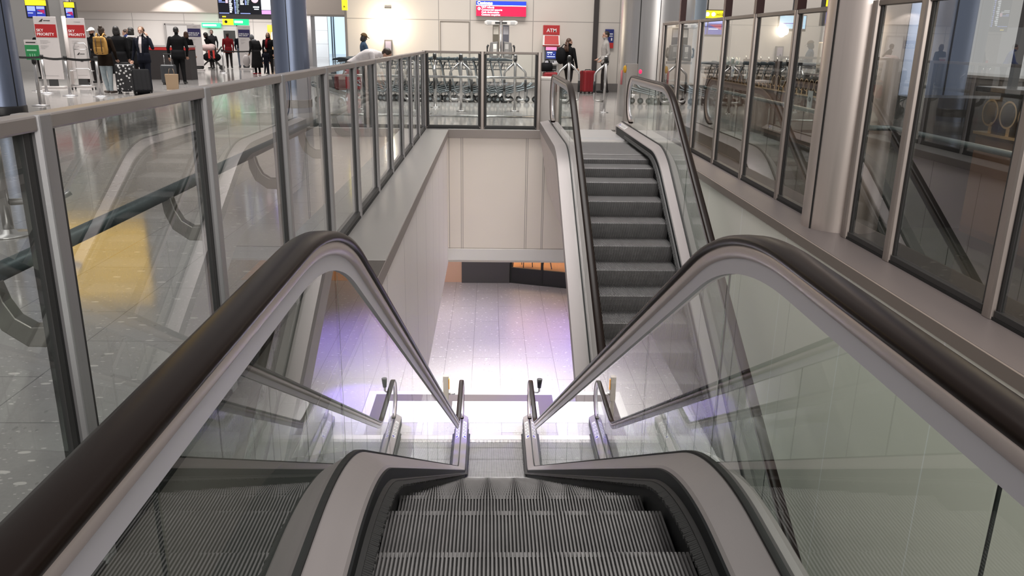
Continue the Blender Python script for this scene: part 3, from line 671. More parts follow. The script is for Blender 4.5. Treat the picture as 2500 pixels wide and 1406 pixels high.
# low tubular post near the left edge
t = thing('floor_post', 'hoopst floor post with a round base and short low foot rail behind the left fence', 'post', (-3.645, 6.03, 0))
MB().cyl((0, 0, 0), (0, 0, 1.0), .037).build('post', hoopst, t); MB().lathe([(.155, 0), (.155, .012), (.06, .02), (.045, .05)], n=32).build('base', hoopst, t)
MB().tube([(.03, .02, .25), (.25, .12, .25), (.35, .17, .27), (.40, .20, .30)], .026, 12).build('foot_rail', hoopst, t)
# small cabinet closing the gap by the far newel
t = thing('steel_cabinet', 'narrow steel cabinet with a white top between the far fence and the escalator', 'cabinet', (.95, 14.55, 0))
MB().span((-.13, -.18, 0), (.16, .25, .83)).build('body', mat('cabinet_steel', (.42, .39, .37), .4, .6), t, bevel=.006); MB().span((-.14, -.19, .83), (.17, .26, .87)).build('top', mat('cabinet_top', (.72, .68, .64), .4), t, bevel=.005)
# ---- luggage trolleys
def make_trolley():
    t = thing('luggage_trolley', 'luggage trolley', 'luggage trolley', (0, 0, 0), 0, 'luggage trolleys nested in a row')
    b = MB()
    for s in (-1, 1): b.tube([(.10, s*.24, .20), (.0, s*.25, .45), (-.06, s*.25, .80), (-.12, s*.24, 1.0)], .017, 8)
    b.build('upright', tg, t)
    b = MB(); b.tube([(-.16, -.29, .99), (-.13, -.29, 1.03), (-.10, -.15, 1.045), (-.10, .15, 1.045), (-.13, .29, 1.03), (-.16, .29, .99)], [.02, .026, .03, .03, .026, .02], 10)
    b.loops([[(-.20, y, 1.0), (-.16, y, 1.045), (.05, y, 1.055), (.22, y, 1.02), (.23, y, .985), (.0, y, .985)] for y in (-.27, .27)], 0, False); b.build('handle', tgrey, t, bevel=.015)
    b = MB()
    for z, d, w in ((.78, .15, .17), (.87, .19, .20), (.95, .22, .22)): b.tube([(-.07, -w, z), (d, -w, z), (d, w, z), (-.07, w, z)], .006, 6)
    for k in range(6):
        y = -.17+.068*k; b.tube([(.15, y, .78), (.22, y*1.28, .95)], .004, 5); b.tube([(-.05, y, .78), (.15, y, .78)], .004, 5)
    for s in (-1, 1):
        for k in range(3): b.tube([(-.03+.06*k, s*.17, .78), (-.03+.08*k, s*.215, .95)], .004, 5)
    b.build('basket', tg, t)
    b = MB()
    for s in (-1, 1): b.tube([(.0, s*.24, .30), (.08, s*.24, .22), (.45, s*.21, .30), (.86, s*.14, .40), (.93, s*.10, .47)], .019, 8)
    for x, w, z in ((.25, .22, .26), (.5, .2, .315), (.75, .16, .37), (.93, .10, .47)): b.tube([(x, -w, z), (x, w, z)], .014, 6)
    b.build('platform', mat('trolley_slate', (.13, .15, .16), .42, .5), t)
    b = MB(); b.prism([(.10, .24), (.88, .405), (.88, .425), (.10, .262)], -.13, .13, 1); b.build('platform_plate', tgrey, t)
    b = MB(); b.prism([(-.03, .50), (-.05, .72), (-.03, .72), (-.01, .50)], -.22, .22, 1); b.build('advert_panel', mat('trolley_panel', (.40, .38, .35), .5), t)
    for x, y, zt in ((.10, -.24, .24), (.10, .24, .24), (.84, 0, .42)):
        b = MB(); b.tube([(x, y, zt), (x-.02, y, .12), (x-.03, y, .08)], .011, 6); f = b.build('wheel_fork', tg, t)
        b = MB(); b.cyl((x-.03, y-.022, .076), (x-.03, y+.022, .076), .076, n=18); b.cyl((x-.03, y-.026, .076), (x-.03, y+.026, .076), .035, n=12, m=1); b.build('wheel', [twh, tg], f)
    return t
tr = make_trolley(); place = []
for k in range(18): place.append((.30-.205*k, 20.55+.01*math.sin(k*2.1), .05*math.sin(k*1.3)))
for k, (x, y, a) in enumerate(place):
    o = tr if k == 0 else dup(tr)
    o.location = (x, y, 0); o.rotation_euler = (0, 0, a)
    o['label'] = 'rightmost luggage trolley of the nested row, its platform and front wheel clear' if k == 0 else ('leftmost luggage trolley of the nested row' if k == 17 else 'luggage trolley number %d counting from the right end of the nested row' % (k+1))
for k, (x, y, a) in enumerate(((-3.0, 18.3, 2.7), (-3.3, 19.2, 2.8))):
    o = dup(tr, (x, y, 0), a, ('luggage trolley by the bending person, with the red bag on it', 'empty luggage trolley behind the one with the red bag')[k]); o['group'] = 'loose trolleys by the left fence'
# ---- bags
def suitcase(name, label, x, y, rz, w, d, h, m, handle=True, tilt=0.0, group=None, grip=None):
    t = thing(name, label, 'suitcase', (x, y, 0), rz, group)
    if tilt: t.rotation_euler = (tilt, 0, rz)
    b = MB(); b.span((-w/2, -d/2, .05), (w/2, d/2, h)); sh = b.build('shell', m, t, bevel=min(.05, d*.28), seg=4)
    b = MB()
    for k in range(3): x0 = -w/2+w*(k+1)/4; b.span((x0-.008, -d/2-.006, .10), (x0+.008, -d/2, h-.08))
    b.build('ribs', m, sh)
    b = MB(); b.span((-w/2-.003, -.012, .06), (w/2+.003, .012, h+.003)); b.build('zip_band', blackr, sh, bevel=.02)
    for sx in (-1, 1):
        for sy in (-1, 1):
            b = MB(); b.cyl((sx*(w/2-.05)-.014, sy*(d/2-.05), .03), (sx*(w/2-.05)+.014, sy*(d/2-.05), .03), .03, n=14); b.build('wheel', twh, t)
    if handle:
        b = MB()
        for s in (-1, 1): b.cyl((s*.10, 0, h-.02), (s*.10, 0, h+.30), .009, n=8)
        hh = b.build('pull_handle', chrome, t); b = MB(); b.box((0, 0, h+.31), (.25, .03, .035)); b.build('grip', blackr, hh, bevel=.01)
    else:
        b = MB(); b.tube([(-.10, 0, h-.01), (-.09, 0, h+.03), (.09, 0, h+.03), (.10, 0, h-.01)], .012, 8); b.build('carry_handle', blackr, t)
    return t
blk = mat('bag_black', (.008, .008, .009), .7, 0, .08)
spotm = mat('spotted_shell', (.012, .012, .014), .5); nt = spotm.node_tree
vv = N(nt, 'ShaderNodeTexVoronoi', {'Vector': objco(nt), 'Scale': 13.0}); rc = N(nt, 'ShaderNodeSeparateColor', {0: vv.outputs['Color']}).outputs
nt.links.new(mixc(nt, mth(nt, 'MULTIPLY', mth(nt, 'LESS_THAN', vv.outputs['Distance'], .34), mth(nt, 'GREATER_THAN', rc[0], .3)), (.012, .012, .014), (.72, .72, .72)), bsdf(spotm).inputs['Base Color'])
t = suitcase('suitcase', 'upright black suitcase with white spots beside the mustard backpack', -9.45, 21.7, .2, .46, .30, .74, spotm, False)
suitcase('suitcase', 'black wheeled case tipped back at the feet of the man on the phone', -8.75, 21.0, .45, .42, .24, .72, blk, False, -.62)
suitcase('suitcase', 'upright charcoal trolley case held by the tall man in black', -9.95, 25.9, .1, .42, .28, .60, mat('charcoal_case', (.03, .032, .036), .4), True)
suitcase('suitcase', 'bright red wheeled suitcase standing between the woman and the man near the ATM', 2.88, 24.55, .5, .40, .30, .66, mat('suitcase_red', (.22, .007, .012), .5), False)
t = suitcase('suitcase', 'red suitcase with a black top standing in front of the ATM', 1.72, 24.0, .2, .40, .28, .62, mat('suitcase_red', (.22, .007, .012), .5), False)
t = thing('holdall', 'black holdall on top of the red suitcase at the ATM', 'bag', (1.62, 23.95, .63), .2); b = MB(); b.tube([(-.16, 0, .13), (-.14, 0, .13), (.14, 0, .13), (.16, 0, .13)], [.07, .125, .125, .07], 16); b.build('body', blk, t); MB().tube([(-.10, 0, .22), (-.05, 0, .33), (.05, 0, .33), (.10, 0, .22)], .012, 8).build('strap', blk, t)
t = thing('travel_bag', 'red travel bag lying on the trolley beside the bending person', 'bag', (-3.02, 18.38, .36), 2.7); MB().span((-.1, -.2, 0), (.42, .2, .34)).build('body', mat('suitcase_red', (.22, .007, .012), .5), t, bevel=.07, seg=4); MB().tube([(.0, 0, .33), (.06, 0, .42), (.24, 0, .42), (.30, 0, .33)], .014, 8).build('strap', blk, t)
t = thing('holdall', 'dark bag on the floor at the foot of the cream wall corner', 'bag', (-4.62, 24.2, 0), .3); b = MB(); b.ball((0, 0, .26), (.24, .20, .26), 18); b.build('body', mat('navy_bag', (.02, .022, .03), .6), t); MB().tube([(-.12, 0, .48), (-.06, 0, .60), (.06, 0, .60), (.12, 0, .48)], .014, 8).build('strap', blk, t)
# ---- roller banners
def banner(label, x, y, rz, w, z0, z1, pm, pz0, pz1, lines, tsz, logo):
    t = thing('banner_stand', label, 'banner', (x, y, 0), rz)
    MB().span((-w/2, -.02, z0), (w/2, .02, z1)).build('panel', paperw, t, bevel=.008)
    p = MB().span((-w/2+.02, -.026, pz0), (w/2-.02, -.02, pz1)).build('colour_panel', pm, t)
    for k, s in enumerate(lines): text('lettering', s, tsz, lettw, p, (-w/2+.045, -.028, pz0+.045+tsz*.98*(len(lines)-1-k)), bold=.0008)
    MB().span((-.12, -.015, .05), (.12, .015, z0)).build('leg', mat('banner_leg', (.03, .03, .03), .5), t); MB().span((-w/2, -.14, 0), (w/2, .14, .055)).build('foot', paperw, t, bevel=.01)
    b = MB()
    for k in range(6):
        ww = w*(.62, .75, .5, .58, .45, .3)[k]*.8; zz = pz0-.09-.035*k-(.03 if k > 2 else 0); b.span((-w/2+.10, -.024, zz), (-w/2+.10+ww*.75, -.02, zz+.008))
    b.span((-w*.3, -.024, z0+.10), (w*.3, -.02, z0+.108)); b.build('small_print', mat('faint_print', (.42, .40, .40), .6), t)
    b = MB(); zc = (pz1+z1)/2
    if logo: b.prism([(-.15, zc-.03), (-.06, zc+.04), (-.04, zc+.04), (-.07, zc-.03)], -.026, -.02, 1)
    b.span((-.03, -.025, zc-.012), (.14, -.02, zc+.006)); b.build('tail_mark', inkk if logo else mat('faint_print', (.42, .40, .40), .6), t)
    return t
navy = mat('banner_navy', (.022, .018, .085), .5)
banner('white banner stand with a red panel of white capitals, nearest the left column', -12.2, 23.4, .1, .58, .24, 1.90, mat('banner_red', (.36, .012, .014), .5), 1.36, 1.70, ('SKY', 'PRIORITY'), .105, True)
t = banner('second red-panelled banner stand, behind the steel baggage gauge', -11.63, 23.9, .1, .50, .24, 1.88, mat('banner_red', (.36, .012, .014), .5), 1.36, 1.70, ('SKY', 'PRIORITY'), .10, False)
MB().cyl((-.28, -.03, 0), (-.28, -.03, 1.93), .055).build('round_post', mat('pale_post', (.52, .48, .46), .4), t)
banner('white banner stand with a navy check-in panel behind the black-coated couple', -12.9, 36.9, .05, .58, .2, 1.93, navy, 1.42, 1.76, ('CHECK-IN &', 'BAG DROP'), .083, False)
banner('white banner stand with a navy check-in panel beside the long black coat', -11.45, 39.3, .05, .56, .18, 1.95, navy, 1.43, 1.77, ('CHECK-IN &', 'BAG DROP'), .08, False)
# green counter sign
t = thing('counter_sign', 'small green and white sign at the left column edge', 'sign', (-11.9, 22.0, 0)); MB().span((-.17, -.02, .80), (.17, .02, 1.17)).build('green_panel', mat('sign_green', (.02, .22, .07), .5), t)
MB().span((-.17, -.02, 1.17), (.17, .02, 1.30)).build('white_top', paperw, t); MB().cyl((0, 0, 0), (0, 0, .8), .03).build('post', chrome, t); MB().lathe([(.16, 0), (.16, .02), (.03, .03)], n=24).build('base', chrome, t)
b = MB(); b.span((-.13, -.024, 1.22), (.12, -.02, 1.245)); b.build('small_print', inkk, t); b = MB(); b.span((-.13, -.024, 1.02), (.12, -.02, 1.06))
for k in range(3): b.span((-.07+.06*k, -.024, .88), (-.055+.06*k, -.02, .95))
b.build('symbols', mat('pale_green_print', (.35, .6, .42), .5), t)
# baggage gauge
t = thing('baggage_gauge', 'tubular steel cabin-baggage gauge on castors in front of the second red banner', 'baggage gauge', (-11.15, 23.0, 0), .1)
b = MB(); w = .17; b.tube([(-w, 0, .12), (-w, 0, 1.1), (-w+.05, 0, 1.22), (w-.05, 0, 1.22), (w, 0, 1.1), (w, 0, .12)], .013, 8); b.tube([(-w, 0, 1.06), (w, 0, 1.06)], .01, 8); b.build('frame', hoopst, t)
b = MB(); b.tube([(-.28, -.22, .12), (-.28, -.22, .5), (-.22, -.22, .56), (.22, -.22, .56), (.28, -.22, .5), (.28, -.22, .12)], .013, 8); b.tube([(-.28, .0, .12), (-.28, -.22, .12), (.28, -.22, .12), (.28, .0, .12)], .013, 8)
for s in (-1, 1): b.tube([(s*.28, -.22, .5), (s*.28, 0, .5), (s*w, 0, .5)], .011, 8)
b.build('cage', hoopst, t); p = MB().span((-.14, -.012, .45), (.14, .012, 1.03)).build('panel', paperw, t); b = MB(); b.prism([(-.10, .92), (-.04, .98), (-.02, .98), (-.05, .92)], -.018, -.012, 1); b.span((-.02, -.016, .935), (.10, -.012, .95)); b.span((-.03, -.016, .74), (.04, -.012, .80)); b.build('tail_mark', inkk, p)
for sx in (-1, 1):
    for y in (-.22, 0): MB().cyl((sx*.26-.012, y, .035), (sx*.26+.012, y, .035), .035, n=12).build('castor', twh, t)
# queue barrier posts with belts
def queue_post(label, x, y, to=None):
    t = thing('queue_post', label, 'barrier post', (x, y, 0), 0, 'queue barrier posts')
    MB().cyl((0, 0, 0), (0, 0, .90), .034).build('post', hoopst, t); MB().lathe([(.17, 0), (.17, .012), (.06, .03), (.036, .04)], n=28).build('base', postst, t); MB().cyl((0, 0, .86), (0, 0, .95), .045).build('cassette', blackr, t)
    if to:
        d = Vector((to[0]-x, to[1]-y, 0)); n = Vector((-d.y, d.x, 0)).normalized()*.003; b = MB(); P = [Vector((0, 0, 0))+d*k/6+Vector((0, 0, -.05*math.sin(PI*k/6)*.6)) for k in range(7)]
        b.loops([[p+n+Vector((0, 0, .86)), p-n+Vector((0, 0, .86)), p-n+Vector((0, 0, .915)), p+n+Vector((0, 0, .915))] for p in P], 0, False); b.build('belt', blackr, t)
queue_post('queue post nearest the left steel column, standing closest to the viewer', -9.52, 17.6)
queue_post('queue post in front of the first red banner', -11.32, 21.3, (-10.36, 20.55))
queue_post('queue post in front of the steel baggage gauge', -10.36, 20.55, (-9.56, 20.42))
queue_post('queue post beside the mustard backpack', -9.56, 20.42)
queue_post('queue post left of the pushchair in the far queue', -11.1, 34.8, (-9.9, 35.2))
queue_post('queue post in front of the far navy banner', -9.9, 35.2)
queue_post('belt post farthest left behind the left column', -12.9, 22.4, (-11.32, 21.3))
# overhead signs and screens
yel = mat('sign_yellow_lit', (.8, .6, .02), .4, emit=(1.0, .80, .02), es=1.15); scr = mat('screen_blue', (.02, .03, .2), .3, emit=(.03, .05, .42), es=1.0); scl = mat('screen_pale', (.3, .4, .8), .3, emit=(.32, .40, 1.0), es=1.1); scw = mat('screen_white', (.8, .85, .9), .3, emit=(.85, .92, 1), es=1.2); scd = mat('screen_dark', (.004, .006, .02), .25); scred = mat('screen_red', (.4, .03, .1), .3, emit=(.45, .02, .10), es=.9)
case = mat('screen_casing', (.035, .033, .035), .4)
def desk_screens(label, x, y, z, rz, n, w, texts=()):
    t = thing('desk_screen', label, 'screen', (x, y, z), rz); W_ = w*n
    MB().span((-W_/2-.04, -.02, -.02), (W_/2+.04, .22, .62)).build('casing', case, t); s = MB().span((-W_/2-.02, -.04, .42), (W_/2+.05, -.02, .60)).build('yellow_strip', yel, t)
    for k in range(n):
        a = -W_/2+w*k+.012; c = a+w-.024; p = MB().span((a, -.032, .03), (c, -.02, .40)).build('screen', scr, t)
        MB().span((a+.01, -.036, .23 if k == 0 else .30), (c-.01, -.032, .39)).build('banner_strip', scl, p)
        if k or n == 1: MB().prism([(c-.02, .14), (c-.02, .28), (a+.02, .26)], -.037, -.033, 1).build('red_wedge', scred, p)
        MB().span((a+.02, -.037, .15), (c-.10, -.033, .17)).build('text_line', scw, p)
    for k, (tx, px) in enumerate(texts): text('lettering', tx, .095, inkk, s, (px, -.043, .47), bold=.001)
    b = MB(); b.cyl((0, .1, .62), (0, .1, 6.2-z), .02, n=8); b.build('hanger', postst, t)
    return t
desk_screens('pair of blue check-in screens under a yellow strip at the far left', -16.30, 30.8, 1.99, .12, 2, .31)
desk_screens('single blue check-in screen under a short yellow strip', -15.32, 31.2, 1.95, .12, 1, .27)
t = desk_screens('blue desk screens below the yellow H103 H104 strip above the right glass screen', 5.42, 21, 1.67, 0, 2, .38, (('H103', -.30), ('H104', .20)))
b = MB()
for px in (-.37, -.03, .12): b.cyl((px, -.044, .51), (px, -.048, .51), .05, n=16)
b.build('badges', scw, t)
desk_screens('dark blue screen at the right end of the right glass screen', 8.15, 20, 1.95, 0, 1, .36)
t = thing('monitor', 'pale blue wall monitor glowing behind the right glass screen', 'screen', (7.35, 20.4, 1.80)); MB().span((-.34, 0, 0), (.34, .08, .38)).build('casing', case, t); p = MB().span((-.32, -.008, .06), (.32, 0, .36)).build('screen', mat('screen_sky', (.4, .6, .8), .3, emit=(.36, .62, .85), es=1.0), t); MB().span((-.24, -.012, .17), (.22, -.008, .19)).build('text_line', scr, p); MB().cyl((0, .05, .38), (0, .05, 4.3), .02, n=8).build('hanger', postst, t)
# departures display
t = thing('departure_board', 'wide departures screen hanging in front of the steel column', 'screen', (-5.46, 19.0, 1.84), .05)
MB().span((-.60, 0, 0), (.60, .16, 1.0)).build('casing', mat('board_casing', (.10, .095, .10), .4), t); MB().span((-.585, -.008, .10), (.585, 0, .98)).build('screen', scd, t)
def pn(x0, z0, x1, z1, m, nm): return MB().span((x0, -.014, z0), (x1, -.008, z1)).build(nm, m, t)
for x0 in (-.575, -.115): pn(x0, .11, x0+.215, .125, scl, 'screen_rule')
pn(-.57, .34, -.43, .355, scl, 'text_line'); pn(-.57, .37, -.50, .385, scl, 'text_line'); pn(-.57, .42, -.39, .435, scw, 'text_line'); pn(-.57, .45, -.45, .465, scw, 'text_line'); pn(-.42, .33, -.37, .41, mat('screen_pink', (.8, .5, .6), .3, emit=(.9, .6, .7), es=1), 'picture')
scg = mat('screen_grey', (.3, .4, .4), .3, emit=(.30, .38, .38), es=.9)
for c, (x0, x1, zb, m) in enumerate(((-.345, -.27, .13, scw), (-.235, -.20, .11, scl), (-.195, -.13, .11, scg), (-.105, -.02, .30, scw), (.0, .035, .30, scl), (.04, .10, .30, scg))):
    b = MB(); k = 0; z = zb
    while z < .96:
        q = ((k*7+c*3) % 5)/5; b.span((x0, -.014, z), (x0+(x1-x0)*(.6+.4*q), -.008, z+.03)); z += .042; k += 1
    b.build('flight_rows', m, t)
b = MB(); b.lathe([(.078, 0), (.078, .006)], n=28); o = b.build('round_symbol', mat('screen_pink', (.8, .5, .6), .3, emit=(.9, .6, .7), es=1), t); o.location = (.215, -.008, .42); o.rotation_euler = (PI/2, 0, 0)
pn(.17, .24, .30, .27, scw, 'text_line'); pn(.19, .20, .29, .22, scw, 'text_line'); pn(.13, .52, .325, .56, scred, 'red_header')
pn(.35, .20, .575, .50, scw, 'advert'); pn(.35, .11, .575, .19, mat('screen_violet', (.7, .35, .8), .3, emit=(.78, .36, .85), es=1), 'violet_panel'); pn(.35, .50, .575, .97, mat('screen_purple', (.3, .2, .9), .3, emit=(.25, .14, .85), es=1), 'purple_panel')
MB().span((-.52, -.006, .03), (-.44, 0, .055)).build('small_lit_sign', yel, t)
for x in (-.4, .4): MB().cyl((x, .08, 1.0), (x, .08, 4.4), .025, n=8).build('hanger', postst, t)
# other hung signs
t = thing('hanging_sign', 'narrow yellow hanging sign with a small arrow at the left end of the cream wall', 'sign', (-4.12, 24.0, 2.22)); MB().span((-.075, -.04, 0), (.075, .04, .9)).build('panel', yel, t); b = MB(); b.box((0, -.044, .10), (.06, .006, .014), rot=Matrix.Rotation(.8, 3, 'Y')); b.prism([(-.03, .07), (.01, .075), (-.025, .11)], -.048, -.042, 1); b.build('arrow', inkk, t); MB().cyl((0, 0, .9), (0, 0, 3.5), .02, n=8).build('hanger', postst, t)
grn = mat('sign_green_lit', (.02, .5, .2), .4, emit=(.02, .62, .24), es=1.2)
t = thing('exit_sign', 'green illuminated sign above the doors of the white wall', 'sign', (-14.7, 44.7, 1.88)); MB().span((-.48, -.06, 0), (.48, .1, .24)).build('panel', grn, t); b = MB(); b.span((-.42, -.066, .08), (.28, -.06, .16)); b.build('lettering_band', sw, t)
t = thing('hanging_sign', 'yellow and green sign hanging below the departures screen', 'sign', (-12.3, 41.0, 1.98)); MB().span((-.62, -.05, 0), (-.10, .05, .30)).build('yellow_panel', yel, t); MB().span((-.10, -.05, 0), (.62, .05, .30)).build('green_panel', grn, t); MB().span((-.05, -.056, .10), (.35, -.05, .2)).build('lettering_band', sw, t); b = MB(); b.lathe([(.07, 0), (.07, .008)], n=20); o = b.build('symbol', inkk, t); o.location = (-.45, -.05, .15); o.rotation_euler = (PI/2, 0, 0); MB().cyl((0, 0, .3), (0, 0, 1.2), .02, n=8).build('hanger', postst, t)
t = thing('pillar_poster', 'tall ochre advertising poster beside the black-clad passengers', 'poster', (-11.2, 43.5, 0)); MB().span((-.26, -.05, .4), (.26, .05, 2.05)).build('panel', mat('poster_ochre', (.50, .30, .12), .5), t); b = MB(); b.ball((.02, -.055, 1.45), (.13, .01, .28), 12); b.build('figure', mat('poster_figure', (.65, .55, .42), .5), t); MB().span((-.26, -.056, 1.72), (.26, -.05, 2.05)).build('header', mat('poster_gold', (.55, .32, .02), .5), t); MB().span((-.2, -.1, 0), (.2, .1, .4)).build('stand', case, t)
t = thing('overhead_sign', 'large yellow sign lit over the left hall, seen mirrored in the floor and handrails', 'sign', (-9.85, 20.0, 3.05), .0); MB().span((-1.12, -.06, 0), (1.12, .10, 2.1)).build('panel', mat('sign_amber_lit', (.8, .5, .02), .4, emit=(1.0, .58, .10), es=1.25), t); MB().span((-1.16, .10, -.04), (1.16, .2, 2.14)).build('casing', case, t); MB().cyl((0, .15, 2.1), (0, .15, 3.6), .03, n=8).build('hanger', postst, t)
# baggage pushchair heap in the far queue
t = thing('pushchair', 'loaded dark pushchair with a red strap in the far queue', 'pushchair', (-12.6, 38.0, 0), .2)
b = MB(); b.tube([(-.5, -.2, .08), (.25, -.2, .75), (.45, -.2, 1.0)], .02, 8); b.tube([(-.5, .2, .08), (.25, .2, .75), (.45, .2, 1.0)], .02, 8); b.tube([(.4, -.2, .08), (-.15, -.2, .75)], .02, 8); b.tube([(.4, .2, .08), (-.15, .2, .75)], .02, 8); b.tube([(.45, -.2, 1.0), (.45, .2, 1.0)], .02, 8); b.build('frame', darkal, t)
b = MB(); b.ball((0, 0, .55), (.40, .22, .22), 16); b.build('seat', blk, t)
for x in (-.5, .4):
    for y in (-.22, .22): MB().cyl((x, y-.02, .1), (x, y+.02, .1), .1, n=16).build('wheel', twh, t)
b = MB(); b.span((-.12, -.235, .5), (-.04, -.2, .85)); b.span((.08, -.235, .5), (.16, -.2, .85)); b.build('red_strap', mat('strap_red', (.6, .04, .03), .5), t)
t = thing('bundle', 'pale pink bundle of coats on the loaded pushchair', 'bundle', (-12.75, 38.0, .85), .2); b = MB(); b.ball((0, 0, .10), (.32, .2, .16), 16); b.ball((.15, .05, .16), (.2, .16, .12), 14); b.build('cloth', vary(mat('pink_cloth', (.55, .42, .40), .8), 8, .1, (1, 1, 1), 0, .3), t)
t = thing('paper_bag', 'brown paper carrier bag on the floor beside the man on the phone', 'bag', (-9.0, 23.6, 0), .2); b = MB(); b.loops([[(-.15, -.07, 0), (.15, -.07, 0), (.15, .07, 0), (-.15, .07, 0)], [(-.17, -.08, .42), (.17, -.08, .42), (.17, .08, .42), (-.17, .08, .42)]], 0, False); b.build('body', mat('kraft_paper', (.30, .21, .13), .7), t); MB().tube([(-.08, 0, .42), (-.05, 0, .56), (.05, 0, .56), (.08, 0, .42)], .006, 6).build('handle', mat('kraft_paper', (.30, .21, .13), .7), t)
t = thing('shopping_bag', 'translucent white shopping bag held by the long black coat', 'bag', (-9.82, 33.72, .32)); b = MB(); b.ball((0, 0, .22), (.15, .10, .24), 14); b.build('body', mat('bag_white', (.48, .44, .43), .5), t); MB().tube([(-.03, 0, .42), (0, 0, .55), (.03, 0, .42)], .01, 6).build('handle', mat('bag_white', (.48, .44, .43), .5), t)
# loaded trolley with a red band in the queue behind the phone man
t = thing('bag_drop_desk', 'low dark desk with a white top and red band behind the man on the phone', 'desk', (-11.0, 29.1, 0)); MB().span((-.7, -.3, 0), (.7, .3, 1.0)).build('body', mat('desk_dark', (.03, .025, .025), .5), t); MB().span((-.72, -.32, 1.08), (.72, .32, 1.14)).build('top', paperw, t); MB().span((-.70, -.31, .98), (.70, .31, 1.08)).build('red_band', red, t)
# ================================================================ bar behind the right glass screen
wood = vary(mat('dark_walnut', (.075, .040, .024), .35), 2.2, .35, (1, .12, 1), .1); brass = mat('aged_brass', (.62, .47, .27), .25, 1.0); dstone = mat('black_counter_stone', (.03, .03, .032), .15)
def bar(label, x, y0, y1, n, r, zc):
    t = thing('bar_counter', label, 'bar counter', (x, y0, 0)); L = y1-y0
    MB().span((0, 0, .10), (.75, L, zc-r-.06)).build('front_panel', wood, t); MB().span((.05, .05, 0), (.70, L-.05, .10)).build('plinth', mat('dark_plinth', (.03, .022, .018), .4), t)
    b = MB(); k = 0
    while k*1.2 < L-.02: y = k*1.2; b.span((-.012, y+.02, .16), (0, min(y+1.17, L-.02), zc-r-.09)); k += 1
    b.build('panel_fields', vary(mat('walnut_fields', (.095, .050, .030), .35), 2.5, .3, (1, .15, 1)), t)
    MB().span((.12, .02, zc-r-.06), (.7, L-.02, zc+r+.05)).build('recess', mat('recess_dark', (.05, .035, .025), .5), t)
    MB().span((-.06, -.02, zc+r+.05), (.78, L+.02, zc+r+.085)).build('counter_top', dstone, t, bevel=.006)
    MB().span((-.03, 0, zc-r-.065), (.1, L, zc-r-.045)).build('brass_ledge', brass, t)
    b = MB(); q = 24; R0, R1 = r*.86, r
    vs = []
    for j in range(q):
        a = 2*PI*j/q; c_, s_ = math.cos(a), math.sin(a); vs += [(0, R1*c_, R1*s_), (.09, R1*c_, R1*s_), (.09, R0*c_, R0*s_), (0, R0*c_, R0*s_)]
    fs = []
    for j in range(q):
        o = 4*j; p = 4*((j+1) % q); fs += [(o+i, o+(i+1) % 4, p+(i+1) % 4, p+i) for i in range(4)]
    b.add(vs, fs, 0, False); b.span((.02, -.02, -r-.045), (.07, .02, -r+.01)); rg = b.build('brass_ring', brass, t)
    for k in range(n):
        o = rg if k == 0 else rg.copy()
        if k: COL.objects.link(o); o.parent = t
        o.location = (.0, r+.02+(L-2*r-.04)*k/(n-1), zc)
    return t
bar('dark wood bar counter with brass rings at the right edge of the photo', 3.68, 2.6, 6.05, 16, .098, 1.02)
bar('long dark wood bar counter with brass rings behind the far right glass screen', 4.50, 10.4, 17.4, 36, .085, .935)
area('ring_fill', (4.1, 13.5, 1.9), (.3, 6), 40, (1, .72, .45), (0, 0, 0))  # added fills floating before the counters, brighten the brass rings
area('ring_fill', (3.45, 4.6, 1.75), (.25, 2.4), 14, (1, .75, .5), (0, 0, 0))
# back bar, machines and cards
t = thing('back_bar', 'long back counter with white cabinets behind the bar', 'counter', (7.2, 9.5, 0)); MB().span((0, 0, 0), (.7, 10, 1.05)).build('cabinet', mat('backbar_grey', (.20, .19, .185), .4), t); MB().span((-.03, -.02, 1.05), (.73, 10.02, 1.09)).build('worktop', mat('worktop_steel', (.5, .5, .5), .3, .8), t)
for k in range(8): MB().span((-.02, .1+1.24*k, .12), (0, 1.24+1.24*k, .98)).build('door', mat('backbar_door', (.14, .13, .125), .4), t)
t = thing('coffee_machine', 'boxy steel coffee machine on the bar counter', 'coffee machine', (4.75, 11.4, 1.108)); MB().span((0, 0, .08), (.42, .65, .42)).build('body', steel, t, bevel=.02); MB().span((.02, .03, .0), (.40, .62, .05)).build('drip_tray', darkal, t); MB().span((.25, .05, .05), (.4, .6, .08)).build('foot', darkal, t)
for k in range(2): MB().cyl((.05, .2+.25*k, .08), (.05, .2+.25*k, .03), .03, n=12).build('group_head', chrome, t)
for k in range(7):
    t = thing('tap_box', 'small black box on the far bar counter, number %d from the coffee machine' % (k+1), 'box', (4.72, 12.7+.42*k, 1.108), 0, 'black boxes along the bar'); MB().span((-.05, -.08, 0), (.06, .08, .11)).build('body', blk, t, bevel=.01); MB().cyl((-.02, 0, .11), (-.02, 0, .17), .012, n=8).build('knob', chrome, t)
for k in range(9):
    x, y = 4.66+.05*(k % 2), 15.6+.16*k; t = thing('tumbler', 'clear drinking glass on the far end of the bar, number %d from the nearest' % (k+1), 'glass', (x, y, 1.108), 0, 'glasses on the bar'); MB().lathe([(.032, 0), (.038, .13), (.035, .13), (.029, .008)], n=14).build('bowl', glassf, t)
t = thing('jug', 'white plastic jug on the bar counter', 'jug', (4.9, 12.2, 1.108)); MB().lathe([(.07, 0), (.075, .12), (.045, .22), (.045, .25)], n=18).build('body', white, t); MB().tube([(.07, 0, .08), (.12, 0, .12), (.05, 0, .2)], .01, 6).build('handle', white, t)
